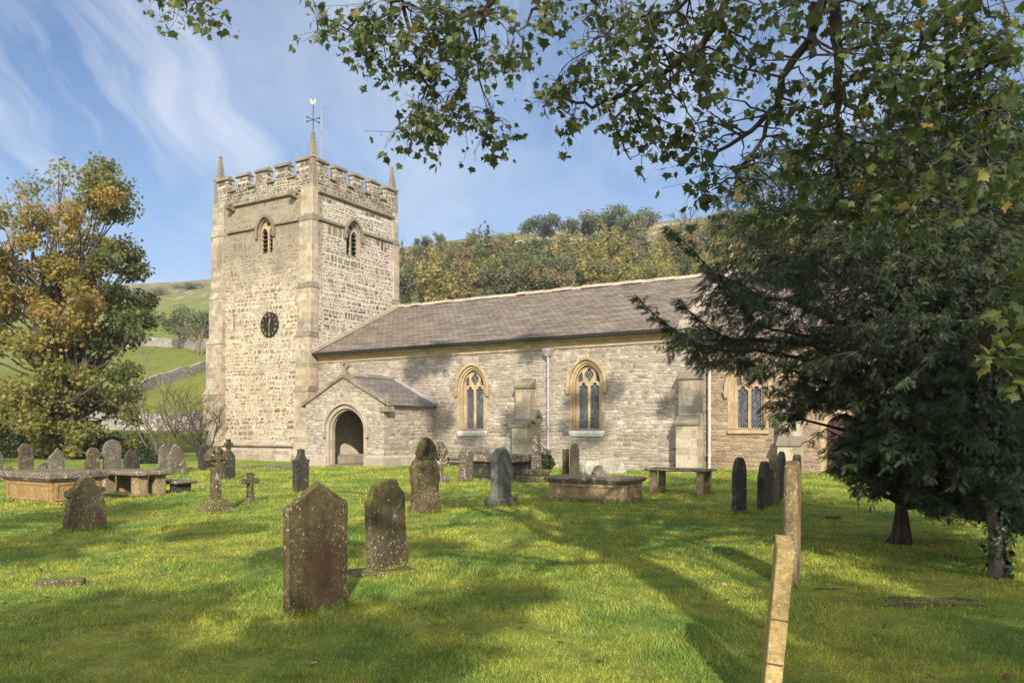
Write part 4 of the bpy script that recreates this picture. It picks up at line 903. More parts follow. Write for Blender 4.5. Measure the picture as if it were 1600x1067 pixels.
# --- foreground
stone(495, 958, 92, 749, 'gable', 'g_near', 'large rusty brown gravestone with a shallow pointed top, nearest whole stone to the viewer', t=.075, w=.80, yaw=2, jit=.003)
stone(606, 893, 60, 746, 'clip', 'g_mossy', 'mossy orange-brown gravestone leaning left with a worn round top, beside a sunken ledger slab', t=.09, lean=-3.5, yaw=3, w=.70)
stone(133, 828, 56, 742, 'scroll', 'g_mossy', 'squat worn gravestone with mossy crumbling shoulders, in front of the yellow chest tomb', t=.14, w=.74, yaw=3, jit=.01)
stone(470, 772, 32, 700, 'urn', 'g_dark', 'blackened gravestone with a mossy urn-shaped finial, behind the large rusty gravestone', t=.14, w=.48)
stone(783, 790, 40, 698, 'round', 'g_slate', 'smooth green-grey slate gravestone with a round top on a plain plinth', t=.17, w=.72, plinth=.20, jit=.0005, bev=.02, yaw=4)
stone(728, 752, 26, 702, 'pillar', 'g_lichen', 'short gravestone whitened by lichen, left of the dark chest tomb by the nave', t=.26, w=.5, jit=.015)
stone(898, 747, 20, 692, 'round', 'g_brown', 'narrow round-topped brown gravestone standing behind the tan chest tomb', t=.12, w=.62, yaw=3)
stone(884, 746, 10, 700, 'flat', 'g_brown', 'thin square-topped brown gravestone tucked against the narrow round-topped stone', t=.12, w=.34)
stone(1155, 802, 24, 712, 'round', 'g_dark', 'thin black slate gravestone standing alone, seen almost edge-on under the chancel window', t=.10, w=.8, lean=1.5)
stone(1194, 795, 20, 719, 'shoulder', 'g_dark', 'dark gravestone with notched shoulders, leftmost of the tight cluster behind the tall mossy stone', t=.13, w=.75, lean=1.5)
stone(1209, 790, 16, 716, 'clip', 'g_mossy', 'mossy dark gravestone in the middle of the tight cluster behind the tall mossy stone', t=.12, w=.7)
stone(1221, 783, 16, 704, 'point', 'g_dark', 'tall pointed dark gravestone at the back of the tight cluster near the yew', t=.12, w=.7)
stone(1245, 765, 14, 709, 'clip', 'g_brown', 'brown gravestone with a flat cap seen just right of the tall mossy edge-on stone', t=.16, w=.5)
stone(1238, 910, 29, 716, 'clip', 'g_edge', 'tall edge-on gravestone with green mossy cap and orange edge, behind the tilted post-like stone', t=.14, w=.60, yaw=7, lean=2.0, jit=.008, bev=.025)
# foreground edge-on stone, tilted, with grooves across its edge
def edge_stone():
    base = Vector((1.60, 4.86, 0)); root = None
    mb = MB(); t = .098; w = .55; h = 1.02
    slab(mb, shape('flat', w, h), t, .006, .006, .05, 77)
    b = mb.build('gravestone', M['g_pale'], None); b.location = base; b.rotation_euler = (R(5.0), R(-2), R(72.5))
    tag(b, 'pale yellow gravestone seen edge-on like a tilted post at the bottom edge', 'gravestone', GR1)
    ch = MB()
    for z in (.955, .60, .335): ch.box(-w / 2 - .003, -w / 2 + .02, -t / 2 - .002, t / 2 + .002, z, z + .007)
    for i in islands(ch): i.build('groove', M['g_brown'], b)
edge_stone()
# --- gothic gabled stone and wheel cross near the porch
def gothic():
    p = gp(664, 801); Y = p.y; h = (801 - 683) / F * Y; w = .62
    root = empty('gravestone', p, YAW + R(-24)); tag(root, 'mossy brown gothic gravestone with a cusped niche in its pointed head, right of the porch', 'gravestone', GR1)
    a = w / 2; out = [(-a * 1.12, -.2), (a * 1.12, -.2), (a * 1.12, h * .08), (a * .98, h * .13), (a * .92, h * .34), (a * 1.0, h * .45), (a * 1.02, h * .56), (a * .86, h * .66), (a * .62, h * .72), (a * .60, h * .80), (a * .48, h * .89), (a * .25, h * .965), (0, h),
                      (-a * .25, h * .965), (-a * .48, h * .89), (-a * .60, h * .80), (-a * .62, h * .72), (-a * .86, h * .68), (-a * 1.04, h * .60), (-a * 1.05, h * .45), (-a * .92, h * .34), (-a * .98, h * .13), (-a * 1.12, h * .08)]
    mb = MB(); slab(mb, out, .17, .02, .008, .05, 5); mb.build('headstone', M['g_mossy'], root)
    rr = MB(); rr.plate(arch(0, .22, h * .72, h * .80, h * .20, 1.3, 1.9), [arch(0, .15, h * .735, h * .80, h * .15, 1.3, 1.9)], (0, -.085, 0), SU, SV, SW, -.02, .03); rr.build('niche_moulding', M['g_mossy'], root, bevel=.01)
    k = MB(); k.plate(foil(0, h * .82, .13, 3, math.pi / 2, .5, 24), [], (0, -.085, 0), SU, SV, SW, -.02, .006); k.build('trefoil', M['g_dark'], root)  # dark trefoil plate, the shade of the niche put into its colour
gothic()
def wheel(px, py, pt, m, label, sc=1.0, yaw=0, ring=True, basew=.0, lean=0, t=.14, thead=.45, name='cross_gravestone', armf=.95):
    p = gp(px, py); Y = p.y; h = (py - pt) / F * Y; r = h * thead / 2
    root = empty(name, p, YAW + R(yaw)); tag(root, label, 'stone cross', 'stone crosses in the churchyard'); root.rotation_euler[1] = R(lean)
    c = h - r; z0 = -.1
    if basew:
        b = MB(); bh = h * .2; b.frus((-basew / 2, basew / 2, -basew * .42, basew * .42, -.1), (-basew * .26, basew * .26, -basew * .22, basew * .22, bh)); b.build('base', M[m], root, bevel=.02); z0 = bh * .8
    s = r * .26; g_ = r * .32
    out = [(-s * 1.25, z0), (s * 1.25, z0), (s, c - s * 1.05), (r * armf, c - g_), (r * armf, c + g_), (s, c + s), (g_, h), (-g_, h), (-s, c + s), (-r * armf, c + g_), (-r * armf, c - g_), (-s, c - s * 1.05)]
    mb = MB(); slab(mb, out, t, .015, .004, .06, int(px)); mb.build('cross', M[m], root)
    if ring:
        rg = MB(); rg.plate(arc(0, c, r * .86, 0, 352, 44), [arc(0, c, r * .62, 0, 352, 44)], (0, 0, 0), SU, SV, SW, -t * .36, t * .36); rg.build('ring', M[m], root)
    return root
wheel(337, 800, 697, 'g_mossy', 'tall mossy wheel-headed cross on a sloping base, left of the tower foot', basew=.72, thead=.33, t=.22, yaw=-4)
wheel(391, 787, 738, 'g_brown', 'small weathered brown cross on a low footing, in front of the tower', thead=.55, t=.15, ring=False, armf=1.05, basew=.40)
wheel(688, 757, 690, 'g_lichen', 'lichened wheel-head cross half hidden behind the gothic gravestone', thead=.46, t=.16, basew=.8)
wheel(286, 742, 719, 'g_lichen', 'tiny broken lichened cross in front of a speckled pointed stone at far left', thead=.6, t=.12, ring=False, yaw=10)
wheel(143, 737, 717, 'g_white', 'small white cross leaning on a brown stone in the far left row', thead=.6, t=.12, ring=True)
# tall shaft cross on steps by the nave
def tall_cross():
    p = gp(838, 752); Y = p.y; h = (752 - 641) / F * Y; root = empty('churchyard_cross', p, YAW); tag(root, 'tall thin churchyard cross on two mossy steps against the nave wall', 'stone cross')
    b = MB(); b.box(-.52, .52, -.52, .52, -.1, .2); b.box(-.34, .34, -.34, .34, .2, .4); b.build('steps', M['g_mossy'], root, bevel=.03)
    s = MB(); s.frus((-.15, .15, -.15, .15, .38), (-.09, .09, -.09, .09, h * .78)); s.build('shaft', M['g_lichen'], root, bevel=.03)
    c = h * .88; r = h * .125; k = MB(); k.plate(foil(0, c, r, 4, 0, .5, 40), [foil(0, c, r * .45, 4, 0, .5, 24)], (0, 0, 0), SU, SV, SW, -.09, .09); k.box(-.1, .1, -.1, .1, h * .775, h * .80); k.build('cross_head', M['g_grey'], root, bevel=.01)
tall_cross()
# --- row at the far left
L_ = [(40, 742, 27, 692, 'neck', 'g_brown', 'brown round-headed gravestone at far left behind the yellow chest tomb', 0),
      (88, 742, 28, 699, 'kite', 'g_grey', 'kite-topped grey gravestone behind the yellow chest tomb', 2),
      (143, 740, 26, 698, 'neck', 'g_brown', 'leaning brown gravestone with a rounded head, behind the table tomb at left', 5),
      (175, 738, 30, 686, 'round', 'g_grey', 'tall round-topped tan gravestone, biggest of the far left row', 0),
      (205, 738, 28, 701, 'point', 'g_dark', 'dark pointed gravestone just right of the biggest stone of the far left row', 0),
      (254, 735, 17, 692, 'kite', 'g_grey', 'narrow leaning grey gravestone in front of the bare shrub at left', 3),
      (275, 739, 26, 693, 'point', 'g_lichen', 'pointed gravestone speckled white with lichen near the bare shrub', 0),
      (321, 736, 23, 693, 'round', 'g_dark', 'dark round-topped gravestone just left of the wheel cross', 0),
      (357, 751, 22, 685, 'crosstop', 'g_dark', 'dark gravestone carved with a cross on top, just behind the wheel cross', 0),
      (-4, 757, 14, 706, 'round', 'g_lichen', 'pale lichened gravestone cut off by the left edge of the photo', 0),
      (13, 741, 18, 728, 'lowround', 'g_grey', 'very low grey gravestone peeping over the yellow chest tomb', 0),
      (70, 741, 26, 720, 'rough', 'g_lichen', 'broken lichened stump left of the kite-topped stone', 0)]
for px, py, w_, pt, k, m, lb, ln in L_: stone(px, py, w_, pt, k, m, lb, lean=ln, t=.12)
hd_ = [o_ for o_ in C.objects if o_.get('label', '').startswith('brown round-headed gravestone at far left')][0]; zt_ = max(v.co.z for v in hd_.data.vertices)
for q_ in range(4):
    cv = MB(); cv.plate(foil(.13 * math.cos(R(45 + 90 * q_)), zt_ - .30 + .13 * math.sin(R(45 + 90 * q_)), .085, 3, R(45 + 90 * q_), .45, 18), [], (0, -.06, 0), SU, SV, SW, -.02, .004); cv.build('painted_hollow', M['g_dark'], hd_)  # dark plates, their colour stands in for shade inside the hollows
# --- chest and table tombs
def chest(pc_, Lw, Dn, H, m, lid, label, name='chest_tomb', ov=.09, yaw=0, lidt=.11, plinth=.0):
    """corner pc_ is the south-east corner, long side running west"""
    root = empty(name, pc_, -TH + R(yaw)); tag(root, label, 'tomb', 'tombs in the churchyard')
    b = MB(); b.box(-Lw, 0, 0, Dn, -.1, H - lidt - .001); b.build('body', M[m], root, bevel=.01)
    pn = MB()
    for (x0, x1) in ((-Lw + .08, -Lw / 2 - .04), (-Lw / 2 + .04, -.08)) if Lw > 2.2 else ((-Lw + .1, -.1),):
        pn.plate([(x0, .1), (x1, .1), (x1, H - lidt - .08), (x0, H - lidt - .08)], [[(x0 + .06, .16), (x1 - .06, .16), (x1 - .06, H - lidt - .14), (x0 + .06, H - lidt - .14)]], (0, 0, 0), SU, SV, SW, -.01, .022)
    pn.plate([(.08, .1), (Dn - .08, .1), (Dn - .08, H - lidt - .08), (.08, H - lidt - .08)], [[(.14, .16), (Dn - .14, .16), (Dn - .14, H - lidt - .14), (.14, H - lidt - .14)]], (0, 0, 0), EU, EV, EW, -.01, .022)
    pn.build('panel_moulding', M[m], root)
    l_ = MB(); l_.box(-Lw - ov, ov, -ov, Dn + ov, H - lidt, H); l_.hexa([(-Lw - ov * .3, -ov * .3, H - lidt - .06), (ov * .3, -ov * .3, H - lidt - .06), (ov * .3, Dn + ov * .3, H - lidt - .06), (-Lw - ov * .3, Dn + ov * .3, H - lidt - .06),
        (-Lw - ov * .8, -ov * .8, H - lidt - .003), (ov * .8, -ov * .8, H - lidt - .003), (ov * .8, Dn + ov * .8, H - lidt - .003), (-Lw - ov * .8, Dn + ov * .8, H - lidt - .003)])
    l_.build('lid', M[lid], root, bevel=.02)
    if plinth:
        q_ = MB(); q_.box(-Lw - .12, .12, -.12, Dn + .12, -.1, plinth); q_.build('plinth', M['g_mossy'], root, bevel=.02)
    return root
chest(gp(975, 788), 1.95, 1.15, .58, 'g_tan', 'g_lid', 'low tan chest tomb with a lichen-blotched lid, on the lawn before the nave windows', lidt=.07)
chest(gp(80, 790), 1.95, 1.2, .74, 'g_yellow', 'g_lid', 'bright yellow sandstone chest tomb with a heavy lid at far left', lidt=.15, ov=.11, plinth=.06)
chest(gp(801, 751), 1.95, 1.4, .86, 'g_dark', 'g_lid', 'black chest tomb with a thick overhanging lid, behind the green-grey slate stone', lidt=.24, ov=.16)
def table(pc_, Lw, Dn, H, m, label, lt=.12, leg=.26, name='table_tomb', n=2, slabbase=True, yaw=0):
    root = empty(name, pc_, -TH + R(yaw)); tag(root, label, 'tomb', 'tombs in the churchyard')
    t_ = MB(); t_.box(-Lw, 0, 0, Dn, H - lt, H); t_.build('table_slab', M['g_lid'], root, bevel=.03)
    for i in range(n):
        x = -.14 - leg - (Lw - .28 - leg) * i / (n - 1)
        for y in (.1, Dn - .1 - leg):
            l_ = MB(); l_.box(x, x + leg, y, y + leg, -.1, H - lt - .001); l_.build('leg', M[m], root, bevel=.015)
    if slabbase:
        s_ = MB(); s_.box(-Lw + .05, -.05, -.02, Dn + .02, -.1, .05); s_.build('base_slab', M['g_mossy'], root, bevel=.02)
    return root
table(gp(215, 778), 2.0, 1.0, .66, 'g_tan', 'brown table tomb on square stone legs, behind the yellow chest tomb at left', leg=.3, n=2)
table(gp(274, 773), 1.7, .7, .36, 'g_dark', 'low dark bench-like table tomb right of the brown table tomb', lt=.09, leg=.24, slabbase=False)
table(gp(1104, 774), 1.75, 1.05, .66, 'g_tan', 'thin-topped table tomb on four legs below the corner buttress of the nave', lt=.06, leg=.17, slabbase=False)
# sunken slabs
def ledger(px, py, Lw, Dn, label, yaw, h=.05, m='g_mossy'):
    b = MB(); b.box(-Lw / 2, Lw / 2, -Dn / 2, Dn / 2, -.08, h); o_ = b.build('ledger_slab', M[m], None, loc=gp(px, py), rz=-TH + R(yaw), bevel=.015); o_.rotation_euler[1] = R(1.2); tag(o_, label, 'grave slab')
ledger(598, 896, .75, .40, 'mossy sunken slab lying at the foot of the leaning mossy gravestone', 62, .055)
ledger(95, 909, .5, .12, 'thin dark stone edge sunk in the grass at lower left', 42, .04)
ledger(500, 962, .62, .30, 'sunken footing slab at the foot of the large rusty gravestone', 62, .03)
# rubble heap by the nave
def boulder(px, py, sx, sy, sz, m, label, cat='rock', seed=1):
    bm = bmesh.new(); bmesh.ops.create_icosphere(bm, subdivisions=3, radius=1); rr = np.random.default_rng(seed); k = rr.normal(size=(6, 3)) * 1.6; ph = rr.uniform(0, 6, 6)
    for v in bm.verts:
        c = v.co; f = 1 + .09 * sum(math.sin(c.dot(Vector(k[i])) * 1.6 + ph[i]) for i in range(6)); v.co = Vector((c.x * f * sx, c.y * f * sy, max(-.1, c.z * f * sz + sz * .25)))
    me = bpy.data.meshes.new('boulder'); bm.to_mesh(me); bm.free(); box_uv(me); me.materials.append(M[m]); me.shade_smooth()
    o_ = bpy.data.objects.new('boulder', me); C.objects.link(o_); o_.location = gp(px, py); tag(o_, label, cat); return o_
boulder(925, 742, .45, .35, .42, 'g_white', 'rounded whitish boulder at the foot of the nave under the right nave window', seed=3)
boulder(948, 740, .62, .3, .5, 'g_white', 'heap of white limewashed stone against the nave wall foot', seed=5)
boulder(936, 744, .26, .22, .30, 'g_grey', 'small grey stump in front of the white stones by the nave', seed=8)
# bench by the nave
def bench():
    s0 = cs(722, -.7); root = empty('bench', A + EE * s0 + NN * -.75, -TH); tag(root, 'pale weathered wooden bench with a slatted back against the nave wall', 'bench'); L = 2.0
    st_ = MB()
    for i in range(4): st_.box(-L / 2, L / 2, -.28 + i * .13, -.17 + i * .13, .43, .46)
    st_.build('seat', M['wood'], root)
    b = MB(); b.box(-L / 2, L / 2, .24, .29, .86, .93); b.box(-L / 2, L / 2, .24, .29, .52, .57)
    for i in range(15): b.box(-L / 2 + .06 + i * .132, -L / 2 + .11 + i * .132, .25, .28, .57, .86)
    b.build('backrest', M['wood'], root)
    for x in (-L / 2 + .02, L / 2 - .08):
        for y, h in ((-.26, .66), (.23, .9)):
            l_ = MB(); l_.box(x, x + .06, y, y + .06, 0, h); l_.build('leg', M['wood'], root)
        a = MB(); a.box(x - .01, x + .07, -.32, .24, .66, .70); a.build('armrest', M['wood'], root)
bench()
# kerb stones and turf in front of the tower
kb = MB(); rr = random.Random(3); kp = [gp(x, y) for x, y in ((190, 741), (240, 738), (300, 734), (366, 733), (415, 731), (462, 733))]
for a, b in zip(kp[:-1], kp[1:]):
    L = (b - a).length; d_ = (b - a).normalized(); n_ = Vector((-d_.y, d_.x, 0)); x = 0
    while x < L - .1:
        l = min(rr.uniform(.35, .8), L - x); h = rr.uniform(.08, .17); p0_ = a + d_ * (x + .01); p1_ = a + d_ * (x + l - .01)
        kb.hexa([p0_ - n_ * .1 + Vector((0, 0, -.1)), p1_ - n_ * .1 + Vector((0, 0, -.1)), p1_ + n_ * .12 + Vector((0, 0, -.1)), p0_ + n_ * .12 + Vector((0, 0, -.1)), p0_ - n_ * .1 + Vector((0, 0, h)), p1_ - n_ * .1 + Vector((0, 0, h * .9)), p1_ + n_ * .12 + Vector((0, 0, h)), p0_ + n_ * .12 + Vector((0, 0, h))]); x += l
tag(kb.build('kerb', M['g_grey'], None, bevel=.02), kind='structure')
# dry stone field walls on the hillside
def drywall(pix, h, t, label):
    pts = [hp(x, y) for x, y in pix]; P = []
    for a, b in zip(pts[:-1], pts[1:]):
        k = max(2, int((b - a).length / 1.5))
        for i in range(k):
            p = a.lerp(b, i / k); p.z = float(hz(800 + F * p.x / p.y, p.y)); P.append(p)
    P.append(pts[-1]); mb = MB(); rr = random.Random(len(P)); b0 = 0
    for i, p in enumerate(P):
        d_ = (P[min(i + 1, len(P) - 1)] - P[max(i - 1, 0)]); d_.z = 0; d_.normalize(); n_ = Vector((-d_.y, d_.x, 0)); hh = h * rr.uniform(.9, 1.1)
        for s_, z in ((-.5, -.5), (-.36, hh), (.36, hh), (.5, -.5)): mb.v.append(tuple(p + n_ * s_ * t + Vector((0, 0, z))))
    for i in range(len(P) - 1):
        for k in range(3): mb.f.append((i * 4 + k, i * 4 + k + 1, i * 4 + k + 5, i * 4 + k + 4))
    mb.f += [(0, 1, 2, 3), (len(P) * 4 - 4, len(P) * 4 - 3, len(P) * 4 - 2, len(P) * 4 - 1)]
    tag(mb.build('drystone_wall', M['drywall'], None), label, 'stone wall')
drywall([(120, 668), (190, 670), (250, 672 - 1), (330, 670), (420, 668)], 1.55, .7, 'lowest drystone wall crossing the field just beyond the churchyard')
drywall([(90, 640), (180, 627), (240, 605), (285, 591), (330, 577), (400, 560)], 1.4, .7, 'drystone wall climbing diagonally across the green field')
drywall([(60, 543), (150, 543), (205, 542), (270, 542), (330, 546)], 1.7, .8, 'highest drystone wall running level below the dark round tree')
# unseen leaf clumps added to the sycamore to cast shade: (ground px, py, radius m, clump height m)
SHADE = [(60, 1050, .9, 8.5), (400, 1050, .7, 8.2), (520, 1000, .8, 8.6), (640, 1010, .7, 8), (720, 955, .55, 8.5), (800, 925, .5, 8.8), (120, 960, .8, 9),
         (1290, 960, .6, 8.8), (1400, 1010, .7, 8.5), (1520, 1050, .8, 8.2), (1450, 900, .8, 10), (1570, 930, .8, 9.5), (1330, 850, .9, 11), (1240, 1040, .5, 8.5),
         (500, 860, .8, 11), (60, 850, 1.2, 11), (150, 800, 1.5, 13), (1340, 940, .7, 9), (1480, 980, .8, 8.8), (1560, 1010, .7, 8.5), (1430, 850, .8, 11), (250, 960, .7, 8.8), (200, 1050, .6, 8.2), (680, 850, .5, 11), (330, 830, .8, 12)]
# the same for points on the nave and the yew: (px, py, depth, radius, clump height)
_r = random.Random(8); SHADE_WALL = []
while len(SHADE_WALL) < 20:
    x, y = _r.uniform(640, 1130), _r.uniform(500, 725)
    if (x - 1000) ** 2 / 60 ** 2 + (y - 660) ** 2 / 50 ** 2 < 1: continue
    SHADE_WALL.append((x, y, 42 - (x - 500) / 55, _r.uniform(.45, .95), _r.uniform(18, 23)))
SHADE_WALL += [(1500, 690, 9.6, .8, 8.5), (1580, 700, 9.4, .8, 8.2), (1440, 640, 10, .8, 9), (1540, 620, 9.5, .8, 8.8), (1400, 740, 10.5, .7, 8.5), (1590, 800, 9.2, .6, 7.8), (1500, 790, 10, .7, 8)]
SHADE_N = 215
# ------------------------------------------------------------------ plants
def leaf_template():
    half = [(0, 0), (.20, -.05), (.43, .04), (.36, .20), (.62, .40), (.36, .45), (.34, .60), (.15, .62), (0, 1.0)]
    pts = half + [(-x, y) for x, y in half[-2:0:-1]]
    V = [(0, .3, .0)] + [(x, y, -.20 * abs(x) - .14 * (y - .3) ** 2) for x, y in pts]; n = len(pts)
    return np.array(V), np.array([(0, 1 + i, 1 + (i + 1) % n) for i in range(n)])
LV, LT = leaf_template()
DV = np.array([(0, 0, 0), (.36, .45, -.06), (0, 1, -.1), (-.36, .45, -.06)], float); DT = np.array([(0, 1, 2), (0, 2, 3)])
CV = np.array([(0, 0, 0), (.5, .1, -.1), (.3, .5, -.02), (.55, .85, -.1), (.05, .7, 0), (-.3, 1.0, -.1), (-.25, .5, 0), (-.55, .3, -.1)], float)
CT = np.array([(0, 1, 2), (0, 2, 4), (2, 3, 4), (4, 5, 6), (0, 4, 6), (0, 6, 7)])
def needle_template():
    V, T = [], []
    for i in range(7):
        y = .08 + i * .13; l = .30 * (1 - .4 * i / 7)
        for s in (-1, 1):
            b = len(V); V += [(0, y - .05, 0), (0, y + .06, 0), (s * l, y + .17, -.04)]; T.append((b, b + 1, b + 2))
    b = len(V); V += [(-.02, 0, 0), (.02, 0, 0), (0, 1.1, -.05)]; T.append((b, b + 1, b + 2))
    return np.array(V, float), np.array(T)
NV, NT = needle_template()
def rnd_dirs(rg, n): return unit(rg.normal(size=(n, 3)))
def crown(rg, lobes, n_per, shell=.45, up=.4, droop=.5):
    """points in the outer part of each lobe (x,y,z,rx,ry,rz), with leaf direction and normal"""
    P, D, Nn, I = [], [], [], []
    lobes = np.asarray(lobes, float); vol = lobes[:, 3] * lobes[:, 4] ; cnt = np.maximum(8, (n_per * len(lobes) * vol / vol.sum())).astype(int)
    for i, (l, c) in enumerate(zip(lobes, cnt)):
        u = rnd_dirs(rg, c); r = (shell + (1 - shell) * rg.random(c)) ** .8 * (1 + .22 * np.sin(u @ rg.normal(size=3) * 4 + rg.random() * 6))
        P.append(l[:3] + u * l[3:6] * r[:, None]); Nn.append(u * .8 + rg.normal(size=(c, 3)) * .55 + [0, 0, up])
        D.append(rg.normal(size=(c, 3)) * .7 + u * .5 + [0, 0, -droop]); I.append(np.full(c, i))
    return np.concatenate(P), np.concatenate(D), np.concatenate(Nn), np.concatenate(I)
def foliage(name, mat, P, D, Nn, S, tv, tt, parent, rnd, loc=None, link=True):
    V, T = scatter(tv, tt, P, D, Nn, S); return mesh_np(name, V, T, mat, parent, {'rnd': np.repeat(rnd, len(tv))}, loc, link=link)
def limb(mb, a, b, r0, r1, rr, sag=.12, n=6, k=6):
    a, b = Vector(a), Vector(b); L = (b - a).length; off = Vector((rr.uniform(-1, 1), rr.uniform(-1, 1), rr.uniform(-.3, 1))) * L * sag; pts = []
    for i in range(n + 1):
        t = i / n; pts.append(a.lerp(b, t) + off * math.sin(math.pi * t) + (Vector((rr.gauss(0, 1), rr.gauss(0, 1), rr.gauss(0, 1))) * L * .018 if 0 < i < n else Vector()))
    mb.tube(pts, [r0 + (r1 - r0) * i / n for i in range(n + 1)], k, False); return pts
def grow(mb, rr, p, d, L, r, depth, spread=.6, up=.15, tips=None):
    pts = [p]; dd = d.copy()
    for i in range(4):
        dd = (dd + Vector((rr.gauss(0, .16), rr.gauss(0, .16), rr.gauss(0, .12) + up * .3))).normalized(); pts.append(pts[-1] + dd * L / 4)
    mb.tube(pts, [r * (1 - .4 * i / 4) for i in range(5)], 5 if r > .02 else 3, False)
    if depth == 0:
        if tips is not None: tips.append((pts[-1], dd))
        return
    for i in range(rr.choice((2, 3, 3))):
        t = rr.choice((2, 3, 4, 4)); nd = (dd + Vector((rr.gauss(0, spread), rr.gauss(0, spread), rr.gauss(0, spread * .7) + up))).normalized()
        grow(mb, rr, pts[t], nd, L * rr.uniform(.6, .85), r * .58, depth - 1, spread, up, tips)

# ---- the overhanging sycamore: boughs given as (px, py, distance)
rgs = np.random.default_rng(11); rr = random.Random(11)
TRK = Vector((2.9, -3.2, 0))
syc = empty('sycamore_tree', TRK, 0, label='big green sycamore whose leafy boughs hang into the photo from the top edge', cat='tree')
inv = lambda p: Vector(p) - TRK
bw = MB()
fork = Vector((2.7, -2.4, 6.8)); top = Vector((2.6, -1.2, 14.))
bw.tube([inv((2.9, -3.2, -.2)), inv((2.9, -3.2, .4)), inv((2.85, -3.1, 2.5)), inv((2.8, -2.8, 4.5)), inv(fork)], [.55, .40, .33, .30, .27], 12)
limb(bw, inv(fork), inv(top), .30, .14, rr)
hubs = [pz(1300, -60, 7.4), pz(1160, -90, 7.8), pz(1520, -70, 7.0), pz(760, -60, 8.2), pz(960, -80, 7.8), pz(300, -110, 8.6), pz(600, -90, 8.6)]
for h in hubs: limb(bw, inv(fork.lerp(top, .12)), inv(h), .15, .05, rr, .1, 10)
boughs = [
    [(1300, -60, 7.4), (1304, 40, 7.5), (1309, 120, 7.6), (1313, 190, 7.8), (1306, 250, 8.0), (1310, 330, 8.2)],
    [(1300, -60, 7.4), (1275, 50, 7.7), (1225, 122, 8.0), (1205, 180, 8.2), (1140, 232, 8.5), (1080, 262, 8.7)],
    [(1205, 180, 8.2), (1175, 240, 8.4), (1140, 280, 8.6), (1078, 300, 8.7)],
    [(1160, -90, 7.8), (1130, 20, 8.1), (1085, 85, 8.4), (1010, 130, 8.7), (930, 165, 8.9), (870, 150, 9.)],
    [(1010, 130, 8.7), (960, 190, 8.8), (985, 250, 8.8)],
    [(1160, -90, 7.8), (1060, 10, 8.3), (960, 40, 8.6), (900, 90, 8.8)],
    [(1520, -70, 7.0), (1514, 30, 7.2), (1520, 95, 7.3), (1535, 170, 7.4), (1545, 220, 7.5), (1560, 262, 7.6)],
    [(1309, 120, 7.6), (1340, 170, 7.6), (1370, 230, 7.6), (1420, 300, 7.5)],
    [(1520, -70, 7.0), (1440, 60, 7.3), (1400, 140, 7.5)],
    [(760, -60, 8.2), (766, 10, 8.3), (740, 60, 8.5), (745, 100, 8.6), (770, 180, 8.7)],
    [(766, 10, 8.3), (700, 40, 8.5), (712, 90, 8.6), (722, 130, 8.6), (712, 170, 8.7), (690, 210, 8.8)],
    [(600, -90, 8.6), (630, 0, 8.7), (590, 25, 8.8), (540, 40, 8.9), (495, 35, 9.)],
    [(630, 0, 8.7), (640, 60, 8.8), (660, 120, 8.8), (680, 150, 8.8)],
    [(300, -110, 8.6), (290, -20, 8.8), (290, 20, 8.9)],
    [(960, -80, 7.8), (860, 0, 8.4), (810, 50, 8.6), (830, 110, 8.7)]]
BP = []
for b in boughs:
    P3 = [pz(*q) for q in b]; pts = []
    for i in range(len(P3) - 1):
        for k in range(4): pts.append(P3[i].lerp(P3[i + 1], k / 4) + Vector((rr.gauss(0, .02), rr.gauss(0, .05), rr.gauss(0, .02))))
    pts.append(P3[-1]); r0 = {0: .062, 1: .055, 3: .05, 6: .04}.get(boughs.index(b), .026)
    bw.tube([inv(p) for p in pts], [r0 * (1 - .8 * i / len(pts)) for i in range(len(pts))], 7, False); BP += [(p, r0 * (1 - .8 * i / len(pts))) for i, p in enumerate(pts)]
BPa = np.array([tuple(p) for p, _ in BP])
